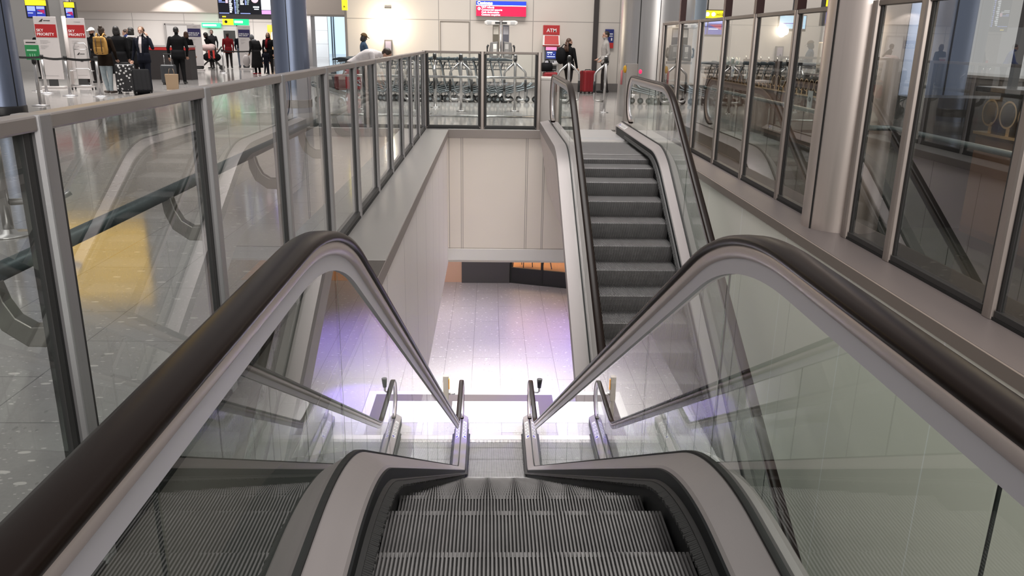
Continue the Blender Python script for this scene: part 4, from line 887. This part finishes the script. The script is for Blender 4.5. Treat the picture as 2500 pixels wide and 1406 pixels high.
for k, (x, z, lab) in enumerate(((0, 0, 'white card with a blue wave stuck inside the right glass screen'), (0, 0, 'white card with a dark symbol stuck inside the right glass screen'), (0, 0, 'white card with a black round symbol on the pane next to the steel column'))):
    y = (9.85, 9.35, 7.38)[k]; t = thing('notice_card', lab, 'card', (2.895, y, (1.10, 1.10, .93)[k])); MB().span((0, -.055, 0), (.004, .055, .15)).build('card', mat('card_white', (.62, .62, .60), .5), t); b = MB(); b.ball((-.002, 0, .075), (.002, .032, .022 if k else .015), 10); b.build('symbol', mat('card_blue', (.15, .2, .35), .5) if k == 0 else inkk, t)
# stop pedestal by the far right escalator newel
t = thing('control_post', 'grey control pedestal with a yellow knob behind the second escalator', 'control post', (2.62, 15.4, 0)); MB().span((-.11, -.08, 0), (.11, .08, 1.10)).build('pedestal', mat('pedestal_steel', (.33, .31, .30), .4, .6), t, bevel=.01); b = MB(); b.ball((-.13, -.06, 1.0), (.035, .035, .07), 12); b.build('yellow_knob', mat('knob_yellow', (.7, .38, .02), .4), t); b = MB(); b.ball((.16, -.06, .96), (.03, .02, .04), 12); b.build('red_light', mat('red_lamp', (.8, .02, .08), .3, emit=(1, .02, .10), es=1.5), t); MB().cyl((-.18, -.02, .72), (-.18, -.02, .98), .02, n=10).build('pink_tube', mat('pink_tube', (.6, .2, .22), .4), t)
# mullions and lamp at the far right edge
for k, (x, y) in enumerate(((4.72, 7.35), (4.86, 7.2), (5.15, 7.1))):
    b = MB(); b.span((x-.03, y-.03, 1.14), (x+.03, y+.03, 5.5)); struct(b.build('trim_%d' % (11+k+1), (darkal, postst, postst)[k]), 'thin vertical mullion above the near bar counter')
b = MB(); b.span((3.45, 6.6, 0), (6.2, 7.0, 1.08)); struct(b.build('trim_15', mat('dark_screen_wall', (.02, .018, .018), .4)), 'low dark wall behind the near bar counter')
t = thing('table_lamp', 'small shaded lamp glowing on the bar at the right edge', 'lamp', (4.30, 5.85, 1.203)); b = MB(); b.lathe([(.10, .10), (.085, .17), (.05, .22), (.01, .235)], n=20); b.build('shade', mat('lamp_gold', (.6, .5, .35), .3, .8), t); MB().lathe([(.085, .085), (.085, .10)], n=20).build('diffuser', mat('lamp_diffuser', (.9, .8, .6), .4, emit=(1, .85, .6), es=4), t); MB().cyl((0, 0, 0), (0, 0, .1), .012, n=8).build('stem', brass, t); MB().lathe([(.06, 0), (.06, .012)], n=20).build('base', brass, t)
t = thing('pendant_lamp', 'white globe pendant lamp above the right glass screen', 'lamp', (6.15, 17.0, 2.62)); MB().ball((0, 0, 0), .19, 24).build('globe', mat('globe_white', (.9, .9, .88), .4, emit=(1, .97, .92), es=3), t); MB().cyl((0, 0, .18), (0, 0, 4), .008, n=6).build('cord', blackr, t)
# ================================================================ lower hall
dt = mat('tactile_taupe', (.085, .07, .075), .5)
b = MB(); b.span((-1.0, 14.42, -5.32), (1.28, 14.72, -5.312)); b.span((.98, 13.0, -5.32), (1.28, 14.42, -5.312)); b.span((-1.0, 13.0, -5.32), (-.70, 14.42, -5.312)); struct(b.build('trim_16', dt), 'dark tile border on the floor round the lower landing')
b = MB(); b.span((-1.16, 14.72, -5.32), (1.44, 14.88, -5.314)); b.span((1.28, 13.0, -5.32), (1.44, 14.72, -5.314)); b.span((-1.16, 13.0, -5.32), (-1.0, 14.72, -5.314)); struct(b.build('trim_17', mat('border_white', (.62, .61, .60), .4)), 'white stone border round the dark tiles')
b = MB(); b.span((-.70, 13.49, -5.32), (.98, 14.42, -5.316)); struct(b.build('trim_18', mat('landing_slab', (.60, .59, .58), .35)), 'pale slab in front of the lower landing')
t = thing('sensor_post', 'beige sensor post with an orange light beside the lower left handrail end', 'sensor post', (-.77, 13.42, -5.32)); MB().span((-.035, -.04, 0), (.035, .04, .52)).build('stem', mat('beige_metal', (.40, .36, .31), .45), t); MB().span((-.05, -.05, .50), (.05, .05, .98)).build('box', mat('beige_metal', (.40, .36, .31), .45), t, bevel=.008); MB().span((.05, -.03, .72), (.066, .03, .92)).build('orange_light', mat('orange_lens', (.8, .35, .03), .3, emit=(.8, .3, .02), es=.5), t); MB().cyl((.05, 0, .62), (.17, 0, .62), .018, n=10).build('arm', steel, t)
t = thing('sensor_stalk', 'bent steel arm with a black sensor head beside the lower right handrail end', 'sensor', (.80, 13.42, -5.32)); MB().tube([(.0, 0, .66), (.11, 0, .66), (.13, 0, .68), (.13, 0, .76)], .022, 10).build('arm', steel, t); MB().cyl((.13, 0, .75), (.135, 0, .92), .034, .05, n=16).build('sensor_head', blackr, t)
t = thing('counter_block', 'plain dark grey counter block at the back of the lower hall', 'counter', (-.1, 22.9, -5.32)); MB().span((-.70, -.42, 0), (.70, .42, 1.9)).build('body', mat('block_grey', (.065, .06, .062), .55), t, bevel=.006)
def barrier(label, x, y, rz):
    t = thing('barrier_panel', label, 'barrier', (x, y, -5.32), rz, 'cafe barrier panels'); MB().span((0, -.03, .04), (.92, .03, .47)).build('lower_panel', mat('barrier_black', (.016, .015, .017), .4), t); MB().span((.03, -.006, .47), (.89, .006, 1.35)).build('glass_pane', glassf, t); MB().span((-.03, -.04, 0), (.03, .04, 1.4)).build('post', blackr, t); MB().span((0, -.035, 0), (.92, .035, .05)).build('foot_rail', blackr, t)
barrier('black barrier panel next to the dark counter block', .64, 22.55, -.32); barrier('black barrier panel farther right beside the escalator side', 1.53, 22.26, -.32)
t = thing('round_table', 'small round table with thin legs behind the cafe barrier', 'table', (1.75, 24.0, -5.32)); MB().lathe([(.36, .72), (.36, .745)], n=32).build('table_top', mat('table_dark', (.05, .035, .03), .4), t)
for k in range(3): a = 2*PI*k/3; MB().cyl((.05*math.cos(a), .05*math.sin(a), .72), (.2*math.cos(a), .2*math.sin(a), 0), .015, n=8).build('leg', blackr, t)
t = thing('lounge_chair', 'dark grey chair behind the cafe barrier', 'chair', (1.05, 24.2, -5.32), 2.4); MB().span((-.24, -.24, .40), (.24, .24, .48)).build('seat', mat('chair_grey', (.12, .11, .12), .6), t, bevel=.03); MB().span((-.24, .2, .48), (.24, .26, .95)).build('backrest', mat('chair_grey', (.12, .11, .12), .6), t, bevel=.03)
for sx in (-1, 1):
    for sy in (-1, 1): MB().cyl((sx*.2, sy*.2, .4), (sx*.22, sy*.22, 0), .014, n=8).build('leg', blackr, t)
# ================================================================ people
def cloth(name, col, rough=.8):
    if name in MATS: return MATS[name]
    return vary(mat(name, tuple(c*.7 for c in col) if max(col) < .05 else col, rough, 0, .08), 14, .14, (1, 1, 1), 0, .25)
SKIN = {'fair': mat('skin_fair', (.50, .29, .21), .55), 'tan': mat('skin_tan', (.34, .18, .12), .55), 'dark': mat('skin_dark', (.085, .042, .028), .5)}
def V(*a): return Vector(a)
def person(name, label, x, y, rz, H, skin, top, bottom, shoe, lean=0.0, hunch=0.0, arms=None, legs=None, head=(0, 0), hair=None, hairlen=0.0, haircol=(.02, .014, .01), bulk=1.0, shirt=None, sleeves=True, coat=None, cap=None, scarf=None, face=False, hood=None, vox=.011, female=False, extra=None):
    """arms / legs: per side (-1, 1) joint positions in body space for a 1.75 m figure facing +y"""
    s = H/1.75; t = thing(name, label, 'person', (x, y, 0), rz)
    prim = []                                                # (p0, p1, r0, r1, region)
    rings = []
    hip = V(0, 0, .93)
    def up(p, z0=.95):                                       # bend the trunk forward about the hips
        p = Vector(p); a = lean*min(1, max(0, (p.z-z0)/.12)) if p.z < z0+.12 else lean
        q = p-hip; b = a+hunch*max(0, (p.z-1.2)/.35)
        return hip+V(q.x, q.y*math.cos(b)+q.z*math.sin(b), q.z*math.cos(b)-q.y*math.sin(b))
    sw_ = (.92 if female else 1.0)
    tor = [(.80, .150, .100, .0), (.88, .168*(1.02 if female else 1), .118, -.005), (.97, .165, .115, .0), (1.07, .142*sw_, .100, .005), (1.18, .152*sw_, .108, .008), (1.30, .178*sw_, .118, .004), (1.38, .186*sw_, .108, -.006), (1.44, .150*sw_, .085, -.012), (1.485, .075, .066, -.012), (1.51, .05, .05, -.01)]
    R = []
    for z, rx, ry, cy in tor:
        k = bulk if z > .95 else 1+(bulk-1)*.5; ring = []
        for j in range(24):
            a = 2*PI*j/24; ring.append(up((rx*k*math.cos(a), cy+ry*k*math.sin(a), z)))
        R.append(ring)
    body = MB(); body.loops(R, 0, True)
    axis = [up((0, 0, z)) for z in (.84, .97, 1.2, 1.46)]
    def cap_(p0, p1, r0, r1, reg):
        p0, p1 = Vector(p0), Vector(p1); prim.append((p0, p1, r0, r1, reg))
        n = 5; path = [p0+(p1-p0)*k/n for k in range(n+1)]; body.tube(path, [r0+(r1-r0)*k/n for k in range(n+1)], 14); body.ball(p0, r0, 12); body.ball(p1, r1, 12)
    prim.append((axis[0], axis[1]-V(0, 0, .03), .15, .15, 'bottom')); prim.append((axis[1]+V(0, 0, .03), axis[3], .15, .15, 'top'))
    # legs
    legs = legs or {-1: (V(-.095, .01, .49), V(-.10, -.02, .09)), 1: (V(.095, .01, .49), V(.10, -.02, .09))}
    for sd in (-1, 1):
        k, a = legs[sd]; h = V(sd*.085, 0, .88)
        lb = 1+(bulk-1)*.8; cap_(h, k, .088*lb, .062*lb, 'bottom'); cap_(k, a, .060*lb, .044*lb, 'bottom')
        f = Vector((a.x+sd*.015, a.y+.03, a.z)); d = (legs.get('toe') or {}).get(sd, V(sd*.03, .15, 0))
        cap_(V(a.x, a.y-.03, a.z-.045), V(a.x, a.y, a.z-.045)+d, .040, .033, 'shoe'); cap_(a, V(a.x, a.y+.02, a.z-.04), .042, .042, 'shoe')
    # arms
    arms = arms or {}
    for sd in (-1, 1):
        sh = up((sd*.185*sw_*min(bulk, 1.08), -.01, 1.405)); e, w = arms.get(sd, (V(sd*.25, -.03, 1.13), V(sd*.235, .05, .88)))
        e, w = Vector(e), Vector(w); rt = 'top' if sleeves else 'skin'
        cap_(sh, e, .056*bulk, .043*bulk, 'top'); cap_(e, w, .042*bulk, .029*(bulk if sleeves else 1), rt)
        d = (w-e).normalized(); side = d.cross(V(0, 0, 1)) if abs(d.z) < .8 else d.cross(V(0, 1, 0)); side.normalize(); nrm = side.cross(d).normalized()
        if arms.get('palm', {}).get(sd): nrm = Vector(arms['palm'][sd]).normalized(); side = d.cross(nrm).normalized()
        pc = w+d*.055
        cap_(w, pc+d*.02, .026, .030, 'skin'); cap_(pc+side*.016, pc-side*.016, .026, .026, 'skin')
        for i in range(4):
            o = side*(.0285-.019*i); L_ = (.036, .042, .039, .030)[i]; b0 = pc+d*.028+o; b1 = b0+d*L_*.9+nrm*(.010+.004*i); b2 = b1+d*L_*.55+nrm*(.020+.004*i)
            cap_(b0, b1, .0098, .0092, 'skin'); cap_(b1, b2, .0092, .0082, 'skin')
        cap_(pc-d*.02+side*.030, pc+d*.018+side*.052+nrm*.012, .0125, .011, 'skin'); cap_(pc+d*.018+side*.052+nrm*.012, pc+d*.045+side*.050+nrm*.026, .011, .0095, 'skin')
    # head
    hc = up((0, .005, 1.60)); hm = Matrix.Rotation(head[0], 3, 'Z') @ Matrix.Rotation(-(lean+hunch*.9)*.75-head[1], 3, 'X')
    def hp_(a, b_, c): return hc+hm @ V(a, b_, c)
    cap_(up((0, -.012, 1.46)), hp_(0, -.01, .0), .056, .052, 'skin')
    def hball(c, r, reg='skin'):
        body.ball(hp_(*c), r, 16, rot=hm); prim.append((hp_(*c), hp_(*c)+V(0, 0, .001), max(r), max(r), reg))
    hball((0, -.008, .055), (.074, .092, .098)); hball((0, .030, -.020), (.056, .058, .062)); hball((0, .055, -.055), (.030, .028, .024))
    cap_(hp_(0, .082, .045), hp_(0, .103, .008), .010, .015, 'skin'); cap_(hp_(-.03, .078, .062), hp_(.03, .078, .062), .012, .012, 'skin')
    for sd in (-1, 1): hball((sd*.076, -.012, .025), (.012, .024, .034))
    o = body.build('body', [], t)
    m = o.modifiers.new('r', 'REMESH'); m.mode = 'VOXEL'; m.voxel_size = vox; m.use_smooth_shade = True
    q = o.modifiers.new('s', 'SMOOTH'); q.factor = .5; q.iterations = 3
    dg = bpy.context.evaluated_depsgraph_get(); me = bpy.data.meshes.new_from_object(o.evaluated_get(dg)); old = o.data; o.modifiers.clear(); o.data = me; bpy.data.meshes.remove(old); me.name = 'body'
    n = len(me.polygons); ctr = np.empty(n*3); me.polygons.foreach_get('center', ctr); ctr = ctr.reshape(-1, 3); best = np.full(n, 1e9); reg = np.zeros(n, int); names = ['skin', 'top', 'bottom', 'shoe', 'shirt']
    for p0, p1, r0, r1, rg in prim:
        a = np.array(p0); d = np.array(p1-p0); u = np.clip(((ctr-a) @ d)/max(d @ d, 1e-9), 0, 1); dist = np.linalg.norm(ctr-a-u[:, None]*d, axis=1)-(r0+(r1-r0)*u)
        k = dist < best; best[k] = dist[k]; reg[k] = names.index(rg)
    if shirt:
        k = (reg == 1) & (np.abs(ctr[:, 0]) < .035+.05*np.clip((ctr[:, 2]-1.15)/.3, 0, 1)) & (ctr[:, 1] > .05) & (ctr[:, 2] > .99); reg[k] = 4
    for mm in (SKIN[skin], top, bottom, shoe, shirt or top): me.materials.append(mm)
    me.polygons.foreach_set('material_index', reg.astype('i')); me.update()
    t.scale = (s, s, s)
    # hair, clothes and face are parts
    hmname = 'hair_%d_%d' % (int(haircol[0]*1000), int(haircol[1]*1000)); hairm = vary(mat(hmname, haircol, .5), 30, .3, (1, 1, .2), 0, .4)
    if hair:
        b = MB()
        if not cap: b.ball(hp_(0, -.026, .072), (.083, .092, .092), 18, rot=hm)
        b.ball(hp_(0, -.050, .040 if hair == 'short' else .02), (.074, .058, .066 if hair == 'short' else .085), 16, rot=hm)
        if hair == 'curly': b.ball(hp_(0, -.03, .085), (.115, .115, .105), 18, rot=hm); b.ball(hp_(-.06, -.04, .03), (.07, .07, .07), 12); b.ball(hp_(.06, -.04, .03), (.07, .07, .07), 12)
        if hair == 'bun': b.ball(hp_(0, -.07, .15), (.05, .05, .045), 12)
        if hair == 'bob':
            for sd in (-1, 1): b.ball(hp_(sd*.062, -.02, .0), (.036, .068, .10), 14, rot=hm)
            b.ball(hp_(0, -.06, -.02), (.08, .05, .09), 14, rot=hm)
        if hairlen:
            for ux in (-.06, -.03, 0, .03, .06):
                p0 = hp_(ux, -.075, .04); p1 = hp_(ux*1.15, -.095, -.08); p2 = up((ux*1.4, -.15, 1.46-hairlen)); b.tube([p0, p1, (p1+p2)/2+V(0, -.01, 0), p2], [.04, .042, .036, .012], 10)
        b.build('hair', hairm, t)
    if cap:
        b = MB(); R = []
        for i in range(7):
            f = PI/2*i/6; R.append([hp_(.096*math.cos(f)*math.cos(2*PI*j/20), -.014+.114*math.cos(f)*math.sin(2*PI*j/20), .070+.105*math.sin(f)) for j in range(20)])
        b.loops(R, 0, True); b.loops([[hp_(.080*math.cos(PI*j/10)*k_, .075+.10*math.sin(PI*j/10)*k_, .083-.03*math.sin(PI*j/10)*k_+dz) for j in range(11)] for k_, dz in ((1, 0), (.98, .008))], 0, False); b.build('cap', cap, t)
    if hood:
        b = MB(); b.ball(hp_(0, -.022, .045), (.098, .108, .128), 18, rot=hm); b.ball(up((0, -.03, 1.46)), (.12, .10, .07), 16); b.build('headscarf', hood, t)
    if scarf:
        b = MB(); pts = [up((.085*math.cos(2*PI*j/14), -.01+.085*math.sin(2*PI*j/14), 1.49)) for j in range(14)]; b.tube(pts, .032, 10, closed=True); b.tube([up((.03, .10, 1.47)), up((.05, .15, 1.3)), up((.06, .15, 1.12))], [.045, .05, .04], 10); b.build('scarf', scarf, t)
    if coat:
        hem, flare, cm = coat; b = MB(); R = []; zs = [1.06, .97, .88, .75, .6, .45, .3]
        zs = [z for z in zs if z > hem]+[hem]
        for z in zs:
            f = (1.06-z)/.7; rx, ry = (.158+.02*f+flare*f)*bulk, (.118+.025*f+flare*f)*bulk
            R.append([up((rx*math.cos(2*PI*j/28)*(1+.02*math.sin(j*3.1)*f), ry*math.sin(2*PI*j/28)*(1+.03*math.sin(j*2.3)*f), z), .95) for j in range(28)])
        b.loops(R, 0, True); b.build('coat_skirt', cm, t)
    if shirt:
        b = MB()
        for sd in (-1, 1): b.loops([[up(p) for p in ((sd*.028, .125*bulk, 1.03), (sd*.07, .118*bulk, 1.03), (sd*.07, .128*bulk, 1.03), (sd*.028, .135*bulk, 1.03))], [up(p) for p in ((sd*.045, .125*bulk, 1.25), (sd*.10, .110*bulk, 1.25), (sd*.10, .120*bulk, 1.25), (sd*.045, .135*bulk, 1.25))], [up(p) for p in ((sd*.045, .07, 1.49), (sd*.075, .05, 1.49), (sd*.08, .06, 1.50), (sd*.045, .085, 1.50))]], 0, False)
        b.build('lapels', top, t)
    if face:
        for sd in (-1, 1):
            b = MB(); b.ball(hp_(sd*.030, .078, .040), (.0125, .008, .008), 10, rot=hm); b.ball(hp_(sd*.030, .0845, .040), (.005, .003, .005), 8, m=1, rot=hm); b.build('eye', [mat('eye_white', (.55, .52, .48), .3), inkk], t)
            b = MB(); b.box(hp_(sd*.030, .086, .060), (.034, .008, .007), rot=hm); b.build('eyebrow', hairm, t)
        b = MB(); b.ball(hp_(0, .084, -.030), (.024, .006, .006), 10, rot=hm); b.build('mouth', mat('lips', (.30, .10, .08), .5), t)
    if extra: extra(t, up, hp_, hm)
    return t, up, s
blk_c = cloth('black_wool', (.010, .010, .011)); navy_c = cloth('navy_suit', (.014, .016, .026)); brown_c = cloth('dark_brown_cloth', (.020, .013, .009)); jean = cloth('pale_jeans', (.34, .40, .43)); jeand = cloth('blue_jeans', (.10, .12, .16)); blks = mat('black_shoe', (.010, .010, .010), .4); brs = mat('brown_boot', (.075, .055, .045), .6); whs = mat('pale_shoe', (.40, .35, .32), .5)
wht = cloth('white_tshirt', (.70, .66, .66)); shirtw = cloth('white_shirt', (.66, .60, .60)); greyt = cloth('pale_grey_top', (.42, .40, .38)); dtr = cloth('charcoal_trousers', (.035, .030, .030)); blu = cloth('blue_shirt', (.08, .12, .34)); redc = cloth('crimson_top', (.16, .010, .014)); denim = cloth('denim_jacket', (.045, .075, .12)); dkg = cloth('dark_grey_coat', (.022, .021, .022)); redsh = mat('red_shoe', (.4, .02, .03), .5)
STAND = None
# woman with the mustard backpack (seen from behind)
t, up, s = person('person', 'person in dark brown jacket and pale jeans wearing a mustard backpack, seen from behind', -9.88, 21.6, .12, 1.64, 'fair', brown_c, jean, brs, hair='bun', haircol=(.035, .020, .012), female=True, bulk=1.12, legs={-1: (V(-.085, .02, .49), V(-.02, .03, .09)), 1: (V(.085, .0, .49), V(.075, -.03, .09)), 'toe': {-1: V(-.12, .08, 0), 1: V(.10, .10, 0)}}, arms={-1: (V(-.26, .02, 1.14), V(-.15, .16, 1.02)), 1: (V(.27, -.02, 1.12), V(.26, .12, .92))}, coat=(.74, .03, brown_c))
mus = vary(mat('mustard_canvas', (.40, .215, .045), .7), 9, .12, (1, 1, 1), 0, .2)
k = thing('backpack', 'mustard canvas backpack with dark straps worn by the person in pale jeans', 'backpack', (-9.88+.20*math.sin(.12), 21.6-.215, .98), .12)
b = MB(); b.loops([[(w*math.cos(2*PI*j/28)*(abs(math.cos(2*PI*j/28))+1e-6)**-.45, d*math.sin(2*PI*j/28)*(abs(math.sin(2*PI*j/28))+1e-6)**-.45, z) for j in range(28)] for w, d, z in ((.10, .05, -.01), (.155, .09, .01), (.165, .10, .12), (.155, .095, .30), (.13, .08, .40), (.07, .045, .44))], 0, True); b.build('body', mus, k)
b = MB(); b.span((-.13, -.12, .30), (.13, -.07, .42)); b.build('lid_flap', mus, k, bevel=.03); b = MB(); b.span((-.11, -.135, .03), (.11, -.07, .17)); b.build('front_pocket', mus, k, bevel=.025)
strapm = mat('dark_brown_strap', (.030, .012, .008), .6)
for sx in (-1, 1): MB().tube([(sx*.065, -.105, .01), (sx*.065, -.142, .09), (sx*.065, -.13, .2), (sx*.065, -.13, .38)], .010, 6).build('buckle_strap', strapm, k); MB().tube([(sx*.07, -.02, .42), (sx*.085, .08, .50), (sx*.09, .20, .46)], .018, 8).build('shoulder_strap', mus, k)
b = MB(); b.tube([(-.03, -.05, .43), (0, -.05, .47), (.03, -.05, .43)], .008, 6); b.build('grab_loop', strapm, k)
# man on the phone
def phone(t, up, hp_, hm):
    b = MB(); b.box(hp_(-.098, .035, .015), (.012, .065, .13), rot=hm); b.build('phone', blk, t)
t, up, s = person('person', 'man in navy suit and open white shirt talking on a phone, pulling a black case', -9.22, 22.4, PI-.10, 1.67, 'fair', navy_c, navy_c, blks, hair='short', haircol=(.13, .06, .025), shirt=shirtw, face=True, bulk=1.10, head=(.15, .05), legs={-1: (V(-.11, .06, .50), V(-.12, .02, .09)), 1: (V(.08, -.02, .49), V(.08, -.14, .11))}, arms={-1: (V(-.31, .05, 1.19), V(-.185, .03, 1.49)), 1: (V(.28, -.05, 1.12), V(.33, .0, .86)), 'palm': {-1: (1, .1, .2)}}, coat=(.80, .02, navy_c), extra=phone)
person('person', 'person in a white cap and dark top behind the queue barrier', -12.2, 26.0, PI-.3, 1.64, 'tan', blk_c, dtr, blks, cap=mat('white_cap', (.75, .74, .72), .6), hair='short', face=True, arms={-1: (V(-.24, .02, 1.14), V(-.10, .2, 1.08)), 1: (V(.24, .02, 1.14), V(.10, .2, 1.08))})
person('person', 'person in a bulky black coat beside the mustard backpack, back to the viewer', -10.22, 23.2, .3, 1.68, 'tan', blk_c, dtr, blks, hair='bob', haircol=(.010, .008, .007), bulk=1.28, coat=(.45, .03, blk_c))
person('person', 'dark-haired person in black with a white collar facing left next to the bulky black coat', -10.35, 24.4, 1.5, 1.66, 'tan', blk_c, dtr, blks, hair='bob', haircol=(.010, .008, .007), female=True, bulk=1.15, face=True, coat=(.6, .03, blk_c), scarf=cloth('white_collar', (.6, .56, .54)))
person('person', 'short dark-haired person half hidden behind the mustard backpack wearer', -10.9, 24.8, PI, 1.56, 'dark', brown_c, dtr, blks, hair='short', face=True)
person('person', 'person in a blue shirt leaning forward behind the black-coated group', -11.75, 27.9, 1.9, 1.66, 'fair', blu, dtr, blks, hair='short', haircol=(.04, .022, .014), lean=.35, arms={-1: (V(-.22, .25, 1.12), V(-.15, .42, .98)), 1: (V(.22, .25, 1.12), V(.15, .42, .98))})
person('person', 'tall man all in black seen from behind with a trolley case', -9.75, 26.3, .15, 1.71, 'tan', blk_c, blk_c, blks, hair='short', haircol=(.008, .007, .007), bulk=1.24, legs={-1: (V(-.10, .02, .49), V(-.09, .0, .09)), 1: (V(.10, .0, .49), V(.13, -.05, .09))}, arms={-1: (V(-.29, -.02, 1.12), V(-.28, .0, .84)), 1: (V(.28, .02, 1.12), V(.24, .10, .88))}, coat=(.78, .02, blk_c))
person('person', 'woman in black with auburn hair walking away beside the tall man in black', -11.1, 30.9, -.15, 1.60, 'fair', blk_c, blk_c, whs, hair='bob', haircol=(.075, .028, .012), female=True, bulk=1.15, legs={-1: (V(-.08, .05, .49), V(-.09, .0, .09)), 1: (V(.08, -.03, .47), V(.14, -.22, .14))}, arms={1: (V(.25, -.02, 1.13), V(.27, .02, .87))})
person('person', 'person in a dark suit in front of the dark doorway in the white wall', -14.3, 43.4, PI+.2, 1.76, 'dark', blk_c, dtr, blks, hair='short', face=True)
person('person', 'curly-haired person bending over the loaded pushchair', -12.95, 39.0, PI-.6, 1.62, 'dark', blk_c, dtr, blks, hair='curly', haircol=(.010, .008, .007), lean=.35, female=True)
person('person', 'person in a crimson top in the far queue', -12.45, 40.0, .25, 1.62, 'tan', redc, dtr, blks, hair='short', haircol=(.012, .008, .007), bulk=1.12, coat=(.78, .03, redc))
person('person', 'person in a navy jacket and blue jeans in the far queue', -12.05, 40.6, .4, 1.64, 'fair', navy_c, jeand, blks, hair='short', haircol=(.02, .014, .010), bulk=1.2, arms={-1: (V(-.25, .05, 1.13), V(-.22, .18, .95)), 1: (V(.25, .05, 1.13), V(.22, .18, .95))})
person('person', 'person in black standing between the blue jeans and the far navy banner', -11.9, 41.6, .2, 1.60, 'tan', blk_c, blk_c, blks, hair='short')
person('person', 'person in an ankle-length black coat and grey headscarf with red shoes', -9.42, 33.8, .9, 1.58, 'tan', dkg, blk_c, redsh, bulk=1.2, hunch=.35, hood=cloth('grey_headscarf', (.16, .16, .17)), coat=(.30, .045, dkg), arms={-1: (V(-.27, .02, 1.12), V(-.26, .14, .92)), 1: (V(.27, .02, 1.12), V(.24, .16, .95))})
person('person', 'person in black with a red scarf behind the small child', -9.05, 34.3, PI, 1.62, 'tan', blk_c, dtr, blks, hair='bob', haircol=(.012, .008, .007), scarf=redc, face=True, bulk=1.2, coat=(.7, .03, blk_c), female=True)
person('person', 'small child in dark blue walking next to the long black coat', -9.0, 33.6, PI+.5, 1.0, 'tan', navy_c, navy_c, blks, hair='short', haircol=(.012, .008, .007), bulk=1.15, face=True, legs={-1: (V(-.09, .10, .50), V(-.10, .14, .09)), 1: (V(.09, -.02, .49), V(.10, -.2, .13))})
person('person', 'person in black standing at the check-in desk behind the green sign', -14.9, 28.0, PI-.4, 1.58, 'tan', blk_c, dtr, blks, hair='short', haircol=(.01, .008, .007), bulk=1.25, face=True)
person('person', 'dark-clothed person between the two red-panelled banners', -12.1, 25.0, PI+.3, 1.55, 'tan', cloth('slate_jacket', (.03, .033, .036)), dtr, blks, hair='bob', haircol=(.02, .014, .010), face=True)
# bending person behind the left fence, person in the cap, woman and man near the ATM
person('person', 'person in a white T-shirt bending far forward behind the left glass fence', -2.84, 17.2, -PI/2-.10, 1.82, 'fair', wht, dtr, blks, hair='short', haircol=(.035, .020, .012), lean=.98, hunch=.30, sleeves=False, arms={-1: (V(-.24, .50, .78), V(-.20, .58, .56)), 1: (V(.24, .50, .78), V(.20, .58, .56))}, legs={-1: (V(-.10, .03, .49), V(-.10, -.02, .09)), 1: (V(.10, .05, .49), V(.10, .0, .09))}, vox=.009)
person('person', 'person in a brown cap and denim jacket with folded arms by the cream wall', -3.70, 24.5, -PI/2+.35, 1.60, 'dark', denim, dtr, blks, cap=cloth('brown_cap', (.13, .085, .045)), hair='bob', haircol=(.012, .009, .008), head=(0, .30), bulk=1.12, face=True, female=True, vox=.009, arms={-1: (V(-.22, .12, 1.13), V(.04, .22, 1.12)), 1: (V(.22, .12, 1.11), V(-.04, .24, 1.09))})
person('person', 'woman with long auburn hair in a loose black jacket walking near the ATM', 2.28, 24.3, -.75, 1.56, 'fair', blk_c, dtr, blks, hair='long', hairlen=.12, haircol=(.060, .026, .014), head=(-.55, .0), bulk=1.18, face=True, female=True, vox=.009, coat=(.76, .03, blk_c), arms={-1: (V(-.26, -.05, 1.13), V(-.22, .05, .90)), 1: (V(.27, .0, 1.10), V(.27, .10, .84))}, legs={-1: (V(-.085, .08, .49), V(-.09, .05, .09)), 1: (V(.085, .0, .49), V(.10, -.16, .12))})
k = thing('handbag', 'rounded black bag on the back of the woman in the black jacket', 'bag', (2.13, 24.2, .84), -.75); b = MB(); b.ball((-.05, -.09, .24), (.17, .12, .24), 18); b.build('body', blk, k); MB().tube([(-.05, -.09, .46), (-.02, .0, .56), (.06, .06, .5)], .014, 8).build('strap', blk, k)
person('person', 'man in a pale grey long-sleeved top standing at the right of the cream wall', 3.42, 24.9, PI/2+.1, 1.78, 'fair', greyt, dtr, blks, hair='short', haircol=(.022, .014, .010), head=(.05, .05), face=True, vox=.009, arms={-1: (V(-.23, -.06, 1.12), V(-.20, .14, .95)), 1: (V(.22, -.04, 1.12), V(.16, .16, .98))}, legs={-1: (V(-.09, .06, .50), V(-.10, .07, .09)), 1: (V(.09, -.05, .49), V(.10, -.12, .09))}, coat=(.84, .0, greyt))
